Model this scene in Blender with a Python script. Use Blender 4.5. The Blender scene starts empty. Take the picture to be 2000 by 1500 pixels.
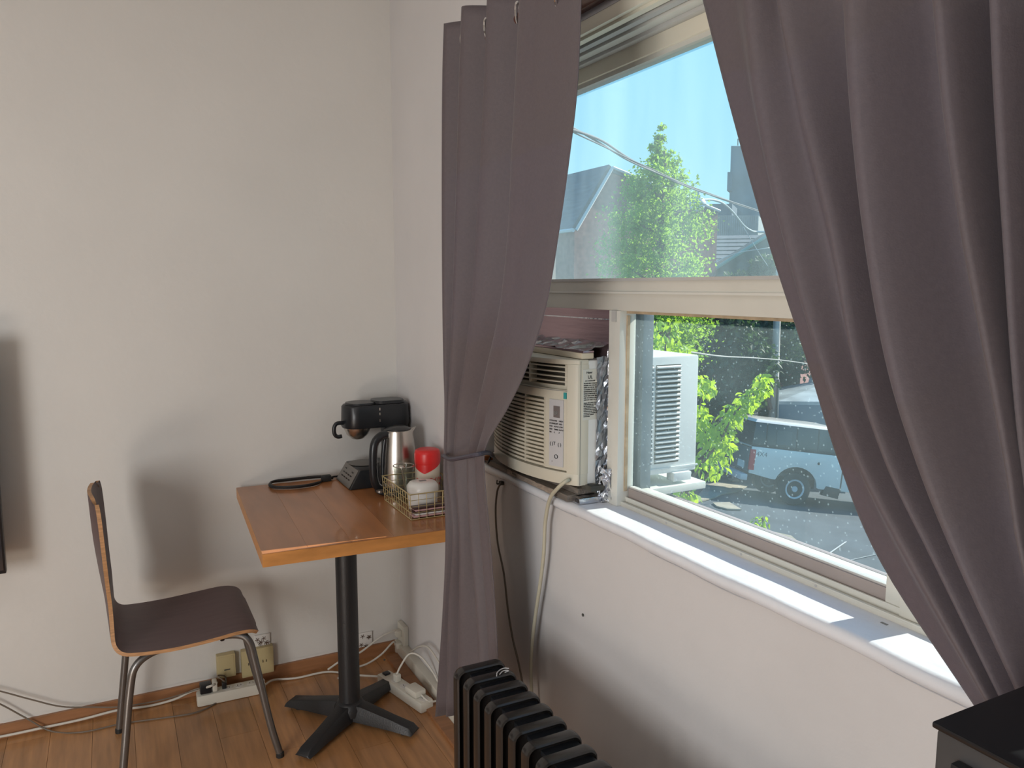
import bpy, bmesh, math, random
import numpy as np
from mathutils import Vector, Matrix, Euler
random.seed(7)
PI = math.pi
SC = bpy.context.scene
COL = SC.collection
# ------------------------------------------------------------------ camera
F_PX = 1528.0
PITCH, YAW = math.radians(7.1), math.radians(27.2)
CAM = np.array([-1.022, -3.011, 1.52])
fw = np.array([math.sin(YAW)*math.cos(PITCH), math.cos(YAW)*math.cos(PITCH), -math.sin(PITCH)])
rt = np.array([math.cos(YAW), -math.sin(YAW), 0.0]); up = np.cross(rt, fw)
cd = bpy.data.cameras.new('camera'); cam = bpy.data.objects.new('camera', cd); COL.objects.link(cam)
cd.sensor_width = 36; cd.lens = F_PX/2000*36; cd.clip_start = .02; cd.clip_end = 500
cam.matrix_world = Matrix(((rt[0], up[0], -fw[0], CAM[0]), (rt[1], up[1], -fw[1], CAM[1]), (rt[2], up[2], -fw[2], CAM[2]), (0, 0, 0, 1)))
SC.camera = cam
# ------------------------------------------------------------------ sky, sun, lamps, exposure
W = bpy.data.worlds.new('sky'); SC.world = W; W.use_nodes = True
wn = W.node_tree.nodes; wl = W.node_tree.links
bg = wn['Background']; tc = wn.new('ShaderNodeTexCoord'); sep = wn.new('ShaderNodeSeparateXYZ'); rp = wn.new('ShaderNodeValToRGB')
wl.new(tc.outputs['Generated'], sep.inputs[0]); wl.new(sep.outputs['Z'], rp.inputs[0]); wl.new(rp.outputs[0], bg.inputs[0])
rp.color_ramp.elements[0].position = 0.0; rp.color_ramp.elements[0].color = (.50, .86, 1.0, 1)
rp.color_ramp.elements[1].position = .9; rp.color_ramp.elements[1].color = (.10, .33, .80, 1)
e = rp.color_ramp.elements.new(.28); e.color = (.32, .72, 1.0, 1)
e = rp.color_ramp.elements.new(.5); e.color = (.18, .52, 1.0, 1)
bg.inputs[1].default_value = 1.0
def lamp(name, kind, energy, color, loc, direction, **kw):
    l = bpy.data.lights.new(name, kind); l.energy = energy; l.color = color
    for k, v in kw.items(): setattr(l, k, v)
    o = bpy.data.objects.new(name, l); COL.objects.link(o); o.location = loc
    o.rotation_euler = Vector(direction).to_track_quat('-Z', 'Y').to_euler(); return o
lamp('sun', 'SUN', 9.0, (1.0, .93, .82), (12, -1.2, 9), (-1.0, .10, -.68), angle=math.radians(.6))
# added area lamps: unseen key light behind left, and bounce off the sunny floor
lamp('unseen_key_light', 'AREA', 47, (1.0, .995, .99), (-3.1, -3.3, 1.25), (1, .95, -.12), shape='RECTANGLE', size=1.05, size_y=1.2)
lamp('floor_bounce', 'AREA', 11, (1.0, .90, .78), (-2.3, -2.3, .12), (.75, .85, .30), shape='RECTANGLE', size=.6, size_y=.5)
lamp('overhead_fill', 'AREA', 8, (.97, .985, 1.0), (-1.7, -2.6, 2.70), (0, 0, -1), shape='RECTANGLE', size=2.2, size_y=2.4)  # soft fill lamp added below the ceiling, not a glowing surface
SC.view_settings.view_transform = 'Standard'; SC.view_settings.look = 'None'
SC.view_settings.gamma = 1; SC.view_settings.exposure = 0.0; SC.view_settings.use_curve_mapping = False

# ------------------------------------------------------------------ picture point -> world point (on a plane or at a depth)
def ray(u, v): return fw + rt*(u-1000)/F_PX + up*(750-v)/F_PX
def on(u, v, ax, val):
    r = ray(u, v); return CAM + r*((val-CAM[ax])/r[ax])
def PX(u, v, x): return on(u, v, 0, x)
def PY(u, v, y): return on(u, v, 1, y)
def PZ(u, v, z): return on(u, v, 2, z)
def PD(u, v, d): return CAM + ray(u, v)*d

# ------------------------------------------------------------------ materials
MATS = {}
def mat(name, color, rough=.5, metal=0.0, var=0.0, scale=8.0, stretch=(1, 1, 1), bump=0.0, bscale=60.0, rnd=0.0, trans=None, spec=.5, emit=None, coat=0.0, alpha=None, color2=None):
    if name in MATS: return MATS[name]
    m = bpy.data.materials.new(name); m.use_nodes = True; nt = m.node_tree; n = nt.nodes; L = nt.links
    b = n['Principled BSDF']; b.inputs['Roughness'].default_value = rough; b.inputs['Metallic'].default_value = metal
    b.inputs['Specular IOR Level'].default_value = spec; b.inputs['Coat Weight'].default_value = coat
    c = (*color, 1); b.inputs['Base Color'].default_value = c
    t = n.new('ShaderNodeTexCoord'); mp = n.new('ShaderNodeMapping'); mp.inputs['Scale'].default_value = stretch
    L.new(t.outputs['Object'], mp.inputs[0])
    if var > 0:
        no = n.new('ShaderNodeTexNoise'); no.inputs['Scale'].default_value = scale; no.inputs['Detail'].default_value = 6
        L.new(mp.outputs[0], no.inputs['Vector'])
        r = n.new('ShaderNodeValToRGB'); r.color_ramp.elements[0].position = .3; r.color_ramp.elements[1].position = .7
        c1 = color2 if color2 else tuple(x*(1-var) for x in color)
        r.color_ramp.elements[0].color = (*c1, 1); r.color_ramp.elements[1].color = (*(min(1, x*(1+var*.5)) for x in color), 1)
        L.new(no.outputs[0], r.inputs[0]); out = r.outputs[0]
    else: out = None
    if rnd > 0:
        oi = n.new('ShaderNodeObjectInfo'); hs = n.new('ShaderNodeHueSaturation'); mr = n.new('ShaderNodeMapRange')
        mr.inputs['To Min'].default_value = 1-rnd; mr.inputs['To Max'].default_value = 1+rnd
        L.new(oi.outputs['Random'], mr.inputs[0]); L.new(mr.outputs[0], hs.inputs['Value'])
        if out: L.new(out, hs.inputs['Color'])
        else: hs.inputs['Color'].default_value = c
        out = hs.outputs[0]
    if out: L.new(out, b.inputs['Base Color'])
    if bump > 0:
        nb = n.new('ShaderNodeTexNoise'); nb.inputs['Scale'].default_value = bscale; nb.inputs['Detail'].default_value = 4
        L.new(mp.outputs[0], nb.inputs['Vector']); bp = n.new('ShaderNodeBump'); bp.inputs['Strength'].default_value = bump; bp.inputs['Distance'].default_value = .01
        L.new(nb.outputs[0], bp.inputs['Height']); L.new(bp.outputs[0], b.inputs['Normal'])
    if trans:
        tr = n.new('ShaderNodeBsdfTranslucent'); tr.inputs[0].default_value = (*trans[0], 1)
        mx = n.new('ShaderNodeMixShader'); mx.inputs[0].default_value = trans[1]
        L.new(b.outputs[0], mx.inputs[1]); L.new(tr.outputs[0], mx.inputs[2]); L.new(mx.outputs[0], n['Material Output'].inputs[0])
    if emit: b.inputs['Emission Color'].default_value = (*emit[0], 1); b.inputs['Emission Strength'].default_value = emit[1]
    if alpha is not None: b.inputs['Alpha'].default_value = alpha
    MATS[name] = m; return m
def glass_mat(name, dust, tint=(.93, .97, .97), spots=.0, streak=(1, 1, 1)):
    m = bpy.data.materials.new(name); m.use_nodes = True; nt = m.node_tree; n = nt.nodes; L = nt.links; n.remove(n['Principled BSDF'])
    o = n['Material Output']; tr = n.new('ShaderNodeBsdfTransparent'); tr.inputs[0].default_value = (*tint, 1)
    gl = n.new('ShaderNodeBsdfGlossy'); gl.inputs['Roughness'].default_value = .02
    lw = n.new('ShaderNodeLayerWeight'); lw.inputs[0].default_value = .3; pw_ = n.new('ShaderNodeMath'); pw_.operation = 'POWER'; pw_.inputs[1].default_value = 4
    L.new(lw.outputs['Facing'], pw_.inputs[0]); fr = n.new('ShaderNodeMapRange'); fr.inputs['To Min'].default_value = .02; fr.inputs['To Max'].default_value = .6; L.new(pw_.outputs[0], fr.inputs[0])
    m1 = n.new('ShaderNodeMixShader'); L.new(fr.outputs[0], m1.inputs[0]); L.new(tr.outputs[0], m1.inputs[1]); L.new(gl.outputs[0], m1.inputs[2])
    tl = n.new('ShaderNodeBsdfTranslucent'); tl.inputs[0].default_value = (.66, .86, .92, 1)
    t = n.new('ShaderNodeTexCoord'); mp = n.new('ShaderNodeMapping'); mp.inputs['Scale'].default_value = streak; L.new(t.outputs['Object'], mp.inputs[0])
    no = n.new('ShaderNodeTexNoise'); no.inputs['Scale'].default_value = 6; no.inputs['Detail'].default_value = 8; L.new(mp.outputs[0], no.inputs['Vector'])
    mr = n.new('ShaderNodeMapRange'); mr.inputs['From Min'].default_value = .3; mr.inputs['From Max'].default_value = .75
    mr.inputs['To Min'].default_value = dust*.6; mr.inputs['To Max'].default_value = dust*1.5; L.new(no.outputs[0], mr.inputs[0]); src = mr.outputs[0]
    if spots > 0:
        vo = n.new('ShaderNodeTexVoronoi'); vo.inputs['Scale'].default_value = 70; L.new(t.outputs['Object'], vo.inputs['Vector'])
        m2 = n.new('ShaderNodeMapRange'); m2.inputs['From Min'].default_value = .10; m2.inputs['From Max'].default_value = .16; m2.inputs['To Min'].default_value = spots; m2.inputs['To Max'].default_value = 0
        L.new(vo.outputs['Distance'], m2.inputs[0]); ad = n.new('ShaderNodeMath'); ad.operation = 'ADD'; L.new(src, ad.inputs[0]); L.new(m2.outputs[0], ad.inputs[1]); src = ad.outputs[0]
    m3 = n.new('ShaderNodeMixShader'); L.new(src, m3.inputs[0]); L.new(m1.outputs[0], m3.inputs[1]); L.new(tl.outputs[0], m3.inputs[2]); L.new(m3.outputs[0], o.inputs[0])
    MATS[name] = m; return m

M_wall = mat('wall_paint', (.67, .66, .63), .55, var=.04, scale=2, bump=.15, bscale=25)
M_wallr = mat('wall_paint_right', (.63, .62, .62), .55, var=.05, scale=2.5, bump=.2, bscale=18)
M_ceil = mat('ceiling_paint', (.75, .74, .72), .8)
M_sill = mat('sill_paint', (.74, .76, .80), .35, var=.05, scale=6, bump=.35, bscale=14)
M_alu = mat('cream_aluminium', (.66, .65, .58), .4, var=.08, scale=5)
M_alud = mat('grey_aluminium', (.52, .52, .50), .45, var=.1, scale=5)
M_aluw = mat('white_aluminium', (.68, .68, .62), .35, var=.05, scale=5)
M_rust = mat('rusty_seal', (.46, .36, .24), .7, var=.3, scale=30)
M_caulk = mat('dark_caulk', (.07, .07, .06), .8, var=.4, scale=40)
M_plank = mat('laminate_plank', (.47, .235, .095), .33, var=.28, scale=3.0, stretch=(14, 1.2, 1), rnd=.10, coat=.15)
M_gap = mat('plank_joint', (.12, .06, .03), .8)
M_base = mat('brown_baseboard', (.33, .155, .07), .45, var=.25, scale=5, stretch=(1, 10, 10))
M_curt = mat('mauve_curtain_cloth', (.120, .098, .104), .62, var=.08, scale=140, bump=.1, bscale=400, trans=((.15, .30, .66), .09))  # blue transmission tint imitates the blue flare glow over the cloth
M_curt.node_tree.nodes['Principled BSDF'].inputs['Sheen Weight'].default_value = .12
M_ring = mat('chrome_ring', (.8, .8, .8), .15, 1.0)
M_rod = mat('brown_wood_rod', (.10, .032, .018), .3, var=.3, scale=6, stretch=(8, 1, 8), coat=.4)
M_table = mat('table_veneer', (.47, .20, .065), .28, var=.22, scale=2.2, stretch=(1.5, 9, 1), coat=.3)
M_tedge = mat('table_edge', (.56, .25, .075), .35, var=.2, scale=3, stretch=(4, 4, 14))
M_black = mat('black_powder_coat', (.018, .019, .021), .42, bump=.1, bscale=200)
M_blackp = mat('black_plastic', (.012, .014, .017), .32)
M_blackg = mat('black_gloss', (.018, .016, .015), .22, spec=.6)
M_rub = mat('black_rubber', (.015, .015, .015), .6)
M_seat = mat('dark_plywood', (.125, .085, .085), .5, var=.12, scale=4, stretch=(2, 14, 2))
M_ply = mat('plywood_edge', (.48, .26, .12), .5, var=.3, scale=30, stretch=(1, 1, 8))
M_tube = mat('grey_steel_tube', (.21, .205, .20), .34, .75)
M_steel = mat('brushed_steel', (.62, .58, .53), .27, 1.0, var=.06, scale=20, stretch=(1, 1, .05))
M_steeld = mat('dark_steel', (.25, .23, .21), .35, .8)
M_acbody = mat('ivory_plastic', (.60, .57, .47), .45, var=.05, scale=4)
M_acgrille = mat('ivory_grille', (.58, .545, .44), .5)
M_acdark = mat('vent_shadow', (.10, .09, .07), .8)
M_acmetal = mat('white_painted_metal', (.66, .68, .67), .4, var=.04, scale=4)
M_panel = mat('grey_control_panel', (.52, .52, .53), .4)
M_lcd = mat('lcd_display', (.17, .15, .145), .2)
M_ink = mat('black_ink', (.03, .03, .03), .6)
M_greyink = mat('grey_ink', (.22, .22, .21), .6)
M_paper = mat('label_paper', (.60, .60, .54), .6)
M_teal = mat('teal_sticker', (.03, .30, .30), .4)
M_foil = mat('crumpled_foil', (.62, .64, .68), .22, 1.0, bump=.6, bscale=30)
M_foilp = mat('mauve_reflection_foil', (.42, .30, .33), .30, .85, var=.10, scale=4, stretch=(1, 1, 14), bump=.12, bscale=9)  # mauve tint imitates curtains and room mirrored in the foil
M_wood = mat('weathered_board', (.20, .175, .15), .8, var=.4, scale=10, stretch=(8, 1, 8), bump=.4, bscale=40)
M_cordw = mat('white_cord', (.62, .60, .54), .5)
M_cordc = mat('cream_cord', (.50, .47, .36), .5)
M_cordb = mat('brown_cord', (.16, .13, .10), .5)
M_strip = mat('white_plug_plastic', (.68, .66, .58), .4)
M_cream = mat('cream_outlet_plastic', (.55, .46, .25), .5, var=.1, scale=12)
M_red = mat('red_plastic', (.62, .018, .018), .35)
M_white = mat('white_ceramic', (.70, .69, .66), .3)
M_clabel = mat('canister_label', (.64, .56, .46), .4, var=.1, scale=14)
M_gold = mat('brass_wire', (.62, .52, .28), .35, .7)
M_pink = mat('pink_packet', (.55, .33, .33), .5)
M_pack = mat('dark_packet', (.05, .02, .02), .4)
M_leafn = mat('near_leaf', (.24, .42, .035), .5, var=.35, scale=3, rnd=.35, trans=((.50, .72, .03), .55))
M_leaf = mat('tree_leaf', (.15, .27, .05), .55, var=.6, scale=1.6, trans=((.42, .68, .06), .5))
M_leafd = mat('dark_leaf', (.045, .075, .04), .6, var=.6, scale=.8, trans=((.10, .20, .05), .22))
M_bark = mat('bark', (.16, .12, .09), .9, var=.4, scale=12, bump=.5, bscale=20)
M_road = mat('asphalt', (.055, .072, .088), .85, var=.25, scale=1.1, bump=.3, bscale=30)
M_sunlit = mat('sunlit_street', (.30, .27, .21), .85, var=.25, scale=2)  # paler street colour with the sunlight painted in
M_brick = mat('red_brick', (.30, .13, .11), .85, var=.35, scale=6)
M_slate = mat('blue_slate', (.075, .10, .13), .6, var=.3, scale=2, stretch=(1, 1, 6))
M_shing = mat('grey_shingle', (.10, .11, .125), .8, var=.3, scale=6)
M_tower = mat('tower_concrete', (.13, .16, .20), .8, var=.25, scale=.8)
M_screen = mat('pale_cladding', (.24, .25, .25), .6, var=.2, scale=3)
M_coper = mat('green_flashing', (.12, .30, .27), .6)
M_trimw = mat('white_trim', (.55, .55, .55), .6)
M_truck = mat('white_car_paint', (.80, .75, .68), .22, coat=.5)
M_tglass = mat('tinted_canopy_glass', (.035, .042, .042), .12, spec=.7)
M_tail = mat('red_lens', (.62, .03, .04), .25)
M_rim = mat('alloy_rim', (.50, .52, .54), .4, .2)
M_pole = mat('weathered_pole', (.50, .46, .42), .85, var=.3, scale=5, stretch=(3, 3, .4))
M_cable = mat('grey_cable', (.09, .085, .10), .6)
M_lampm = mat('grey_lamp_metal', (.32, .36, .38), .5)
M_lampg = mat('frosted_lamp_bowl', (.6, .66, .68), .3)
M_extw = mat('outer_wall_render', (.35, .28, .25), .9)
M_exts = mat('outer_sill', (.30, .25, .25), .6, var=.2, scale=4)
G_up = glass_mat('dusty_upper_glass', .062, streak=(1, 1.2, .25))
G_low = glass_mat('spotted_lower_glass', .028, spots=.10)
M_jar = glass_mat('clear_jar_glass', .03, tint=(.9, .92, .9))

# ------------------------------------------------------------------ mesh helpers
OFF = {}
def finish(name, verts, faces, m, parent=None, smooth=False, bevel=0.0, solid=0.0, auto=None):
    off = OFF.get(parent.name, Vector((0, 0, 0))) if parent else Vector((0, 0, 0))
    me = bpy.data.meshes.new(name)
    me.from_pydata([tuple(Vector(v)-off) for v in verts], [], faces); me.validate(); me.update()
    bm = bmesh.new(); bm.from_mesh(me); bmesh.ops.recalc_face_normals(bm, faces=bm.faces)
    if bevel > 0:
        bmesh.ops.remove_doubles(bm, verts=bm.verts, dist=1e-6)
        es = [e for e in bm.edges if len(e.link_faces) == 2 and e.calc_face_angle(0) > .6]
        bmesh.ops.bevel(bm, geom=es, offset=bevel, segments=2, profile=.6, affect='EDGES', clamp_overlap=True)
    bm.to_mesh(me); bm.free()
    if smooth or bevel > 0:
        for p in me.polygons: p.use_smooth = True
        if bevel > 0 or auto:
            try: me.set_sharp_from_angle(angle=math.radians(auto or 40))
            except Exception: pass
    me.materials.append(m)
    o = bpy.data.objects.new(name, me); COL.objects.link(o)
    if parent: o.parent = parent; OFF[o.name] = off
    if solid:
        md = o.modifiers.new('s', 'SOLIDIFY'); md.thickness = solid; md.offset = 0
    return o
class G:
    def __init__(s): s.v = []; s.f = []
    def add(s, v, f):
        k = len(s.v); s.v += [tuple(map(float, a)) for a in v]; s.f += [tuple(i+k for i in q) for q in f]; return s
    def box(s, a, b, M=None):
        x0, y0, z0 = a; x1, y1, z1 = b
        v = [Vector(p) for p in ((x0,y0,z0),(x1,y0,z0),(x1,y1,z0),(x0,y1,z0),(x0,y0,z1),(x1,y0,z1),(x1,y1,z1),(x0,y1,z1))]
        if M: v = [M @ p for p in v]
        return s.add(v, [(0,3,2,1),(4,5,6,7),(0,1,5,4),(1,2,6,5),(2,3,7,6),(3,0,4,7)])
    def hexa(s, p):  # 8 corners: 4 bottom, 4 top
        return s.add(p, [(0,3,2,1),(4,5,6,7),(0,1,5,4),(1,2,6,5),(2,3,7,6),(3,0,4,7)])
    def tube(s, pts, r, n=8, smooth=True, caps=True):
        pts = [Vector(map(float, p)) for p in pts]
        if smooth and len(pts) > 2: pts = crom(pts, 6)
        rr = r if callable(r) else (lambda t: r)
        rings = []; T0 = None; prev = None
        for i, p in enumerate(pts):
            t = (pts[min(i+1, len(pts)-1)]-pts[max(i-1, 0)]).normalized()
            if prev is None:
                a = t.orthogonal().normalized()
            else:
                a = (prev - t*prev.dot(t)); a = a.normalized() if a.length > 1e-6 else t.orthogonal().normalized()
            prev = a; b = t.cross(a); R = rr(i/(len(pts)-1))
            rings.append([p + (a*math.cos(2*PI*k/n)+b*math.sin(2*PI*k/n))*R for k in range(n)])
        v = [q for r_ in rings for q in r_]; f = []
        for i in range(len(rings)-1):
            for k in range(n): f.append((i*n+k, i*n+(k+1) % n, (i+1)*n+(k+1) % n, (i+1)*n+k))
        if caps: f += [tuple(range(n-1, -1, -1)), tuple((len(rings)-1)*n+k for k in range(n))]
        return s.add(v, f)
    def lathe(s, prof, c, n=32, axis='z'):
        v = []; f = []; m = len(prof)
        for k in range(n):
            a = 2*PI*k/n
            for r, z in prof:
                p = (r*math.cos(a), r*math.sin(a), z)
                if axis == 'y': p = (p[0], p[2], p[1])
                if axis == 'x': p = (p[2], p[0], p[1])
                v.append((c[0]+p[0], c[1]+p[1], c[2]+p[2]))
        for k in range(n):
            for j in range(m-1): f.append((k*m+j, ((k+1) % n)*m+j, ((k+1) % n)*m+j+1, k*m+j+1))
        if prof[0][0] > 1e-5: f.append(tuple(k*m for k in range(n-1, -1, -1)))
        if prof[-1][0] > 1e-5: f.append(tuple(k*m+m-1 for k in range(n)))
        return s.add(v, f)
    def prism(s, poly, vec):
        v = [Vector(p) for p in poly]; k = len(v); w = [p+Vector(vec) for p in v]
        return s.add(v+w, [tuple(range(k)), tuple(range(2*k-1, k-1, -1))]+[(i, (i+1) % k, k+(i+1) % k, k+i) for i in range(k)])
    def grid(s, P):
        R_, C_ = len(P), len(P[0])
        return s.add([q for r in P for q in r], [(i*C_+j, i*C_+j+1, (i+1)*C_+j+1, (i+1)*C_+j) for i in range(R_-1) for j in range(C_-1)])
    def torus(s, c, R, r, ax, n=24, m=8):
        q = Vector(ax).to_track_quat('Z', 'Y'); v = []; f = []
        for i in range(n):
            for j in range(m):
                a, b = 2*PI*i/n, 2*PI*j/m
                v.append(Vector(c)+q @ Vector(((R+r*math.cos(b))*math.cos(a), (R+r*math.cos(b))*math.sin(a), r*math.sin(b))))
                f.append((i*m+j, ((i+1) % n)*m+j, ((i+1) % n)*m+(j+1) % m, i*m+(j+1) % m))
        return s.add(v, f)
    def out(s, name, m, parent=None, **k): return finish(name, s.v, s.f, m, parent, **k)
def crom(p, n):
    q = [p[0]*2-p[1]]+list(p)+[p[-1]*2-p[-2]]; o = []
    for i in range(1, len(q)-2):
        a, b, c, d = q[i-1], q[i], q[i+1], q[i+2]
        for k in range(n):
            t = k/n; o.append((b*2+(c-a)*t+(a*2-b*5+c*4-d)*t*t+(b*3-a-c*3+d)*t*t*t)*.5)
    o.append(q[-2]); return o
def thing(name, label, cat, loc=(0, 0, 0), group=None, rot=None):
    o = bpy.data.objects.new(name, None); COL.objects.link(o); o.location = [float(a) for a in loc]; o.empty_display_size = .05
    if rot is None: OFF[o.name] = Vector([float(a) for a in loc])
    else: o.rotation_euler = rot; OFF[o.name] = Vector((0, 0, 0))
    return tag(o, label, cat, group)
def tag(o, label, cat, group=None):
    o['label'] = label; o['category'] = cat
    if group: o['group'] = group
    return o
def struct(o, label=None, cat=None):
    o['kind'] = 'structure'
    if label: o['label'] = label
    if cat: o['category'] = cat
    return o
def stuff(o): o['kind'] = 'stuff'; return o
def text(s, size, m, parent, pos, xdir, ydir, name='lettering', ext=.0004, label=None, bold=0):
    c = bpy.data.curves.new('t', 'FONT'); c.body = s; c.size = size; c.extrude = ext; c.resolution_u = 3; c.align_x = 'LEFT'; c.offset = bold
    o = bpy.data.objects.new('t', c); COL.objects.link(o)
    dg = bpy.context.evaluated_depsgraph_get(); me = bpy.data.meshes.new_from_object(o.evaluated_get(dg))
    bpy.data.objects.remove(o); X = Vector(xdir).normalized(); Y = Vector(ydir).normalized(); Z = X.cross(Y)
    off = OFF.get(parent.name, Vector((0, 0, 0)))
    M = Matrix((X, Y, Z)).transposed().to_4x4(); M.translation = Vector([float(a) for a in pos])-off
    me.transform(M); me.materials.clear(); me.materials.append(m)
    r = bpy.data.objects.new(name, me); COL.objects.link(r); r.parent = parent; OFF[r.name] = off
    if label: r['label'] = label
    return r

# ================================================================== the setting
ZS = .975                      # top of the inner sill
YL, YR = -.84, -2.95           # window opening along the window wall
ZT = 2.135
XB, YB, ZC = -3.5, -4.9, 2.78
struct(G().box((XB, 0, -.05), (.25, .12, ZC)).out('wall_back', M_wall), 'pale grey painted plain wall behind the table and chair', 'wall')
g = G().box((0, .0, -.05), (.12, YL, ZC)).box((0, YL, -.05), (.12, YR, ZS-.02)).box((0, YL, ZT), (.12, YR, ZC)).box((0, YR, -.05), (.12, YB, ZC))
wr = struct(g.out('wall_right', M_wallr), 'pale grey painted wall that holds the window', 'wall')
g = G().box((.12, .0, -4.4), (.25, YL-.0, ZC)).box((.12, YL, -4.4), (.25, YR, ZS-.05)).box((.12, YL, ZT+.02), (.25, YR, ZC)).box((.12, YR, -4.4), (.25, YB, ZC))
g.out('outer_render', M_extw, wr)
struct(G().box((XB-.1, 0, -.05), (XB, YB, ZC)).out('wall_left', M_wall)); struct(G().box((XB, YB-.1, -.05), (.25, YB, ZC)).out('wall_front', M_wall))
struct(G().box((XB, YB, ZC), (.25, .1, ZC+.08)).out('ceiling', M_ceil))
fl = struct(G().box((XB, YB, -.06), (0, 0, -.006)).out('floor', M_gap), 'orange brown laminate plank floor', 'floor')
base_me = None; pw, pl_ = .128, 1.21
k = 0; x = 0.0
while x > XB+.01:
    y = -random.random()*pl_*.8 ; ys = [0.0, y]
    while ys[-1] > YB: ys.append(ys[-1]-pl_)
    for a, b in zip(ys[:-1], ys[1:]):
        b = max(b, YB)
        if a-b < .02: continue
        x0 = max(x-pw, XB); G().box((x0+.0005, b+.0005, -.006), (x-.0005, a-.0005, 0)).out('plank', M_plank, fl)
    x -= pw
# baseboards
struct(G().box((XB, -.014, 0), (-.03, 0, .048)).out('baseboard_back', M_base), 'brown wooden baseboard along the wall behind the table', 'baseboard')
b = G().box((-.035, -1.2, 0), (0, -.014, .055)).out('baseboard_right', M_strip, bevel=.004); struct(b, 'white wooden baseboard strip under the window', 'baseboard')
b = G().box((-.085, -1.2, 0), (-.036, -.05, .012)).out('trim_3', M_base); struct(b, 'brown floor strip beside the white baseboard', 'trim')
# ragged paint edge over the baseboard
g = G(); pts = []; n = 46
for i in range(n): pts.append((-1.42+1.38*i/(n-1), .048+.006+.006*random.random()))
P = [[(x, -.002, z) for x, z in pts], [(x, -.002, .046) for x, z in pts]]; g.grid(P)
g.out('paint_edge', M_wall, bpy.data.objects['baseboard_back'])
# inner sill, rounded nose
prof = [(.10, ZS-.03), (.10, ZS)] + [(.0-.006*0-.014*math.sin(a)+.0, ZS-.014+.014*math.cos(a)) for a in np.linspace(0, PI, 8)] + [(.0, ZS-.032), (0.0, ZS-.03)]
g = G(); ny = 60
P = []
for i in range(ny+1):
    y = YL+(YR-YL)*i/ny; w = .0012*math.sin(y*11)+.0008*math.sin(y*31+1)
    P.append([(px+(w if px < .01 else 0), y, pz+(w*.6 if px < .01 else 0)) for px, pz in prof])
g.grid(P); ws = g.out('trim_1', M_sill, smooth=True, auto=50); struct(ws, 'white painted window sill with a rounded front edge', 'window sill')
for (u, v, s) in ((1727, 1218, .006), (1385, 1018, .003)):
    p = PZ(u, v, ZS+.0005); G().box((p[0]-s*.4, p[1]-s, ZS), (p[0]+s*.4, p[1]+s, ZS+.001)).out('paint_chip', M_greyink, ws)
# soffit and head mouldings over the window (from the room outwards)
M_head = mat('lit_head_cream', (.84, .80, .66), .45, var=.06, scale=4)  # cream made lighter here to imitate light bounced off the sunny sill
hd = G().box((.0, YL, 2.105), (.055, YR, 2.135)).out('trim_2', M_head, bevel=.003); struct(hd, 'cream stepped head moulding above the window', 'window trim')
G().box((.012, YL, 2.098), (.030, YR, 2.1055)).out('moulding_bead', M_head, hd)
g = G(); yy = YL
while yy > YR:
    l = random.uniform(.01, .05); w = random.uniform(.0008, .003)
    g.box((.034-w, yy-l, 2.1035), (.037+w, yy, 2.106)); yy -= l+random.uniform(.0, .012)
stuff(g.out('cracked_caulk', M_caulk, hd))
G().box((.037, YL, 2.094), (.055, YR, 2.1055)).out('moulding_step', M_alud, hd)

# ------------------------------------------------------------------ window
YM = -1.405                    # stile between the air conditioner bay and the sliding sash
w1 = G()
w1.box((.055, YL, 2.100), (.16, YR, 2.125))
w1 = struct(w1.out('window_1', M_alud), 'cream aluminium window with a big fixed upper pane and sliding lower sash', 'window')
def wbox(name, a, b_, m, bev=.0015): return G().box(a, b_).out(name, m, w1, bevel=bev)
wbox('head_rail', (.060, YL, 2.088), (.085, YR, 2.101), M_aluw); wbox('head_rail', (.085, YL, 2.080), (.105, YR, 2.100), M_alud)
wbox('head_frame', (.105, YL, 2.045), (.150, YR, 2.100), M_head)
wbox('head_seal', (.112, YL, 2.034), (.145, YR, 2.045), M_aluw, 0)
wbox('transom', (.078, YL, 1.506), (.135, YR, 1.537), M_alu); wbox('transom', (.082, YL, 1.462), (.132, YR, 1.506), M_alu)
wbox('transom_lip', (.074, YL, 1.503), (.082, YR, 1.508), M_aluw, 0)
wbox('transom_lip', (.072, YL, 1.533), (.080, YR, 1.540), M_alud, 0)
wbox('transom_seal', (.100, YM, 1.455), (.125, YR, 1.462), M_rust, 0)
wbox('stile', (.080, YM-.034, ZS), (.128, YM+.012, 1.462), M_aluw)
wbox('stile_seal', (.100, YM-.038, 1.012), (.108, YM-.034, 1.45), M_rust, 0)
wbox('stile_clip', (.076, YM-.022, 1.435), (.082, YM-.004, 1.462), M_alud, 0)
wbox('jamb', (.07, YL+.0, ZS), (.15, YL-.03, 2.1), M_aluw)
wbox('jamb', (.07, YR, ZS), (.15, YR+.03, 2.1), M_aluw)
wbox('sash_stile', (.110, -2.212, .985), (.138, -2.178, 1.455), M_aluw)
wbox('sash_stile', (.100, -2.250, ZS), (.150, -2.212, 1.462), M_alu)
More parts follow.
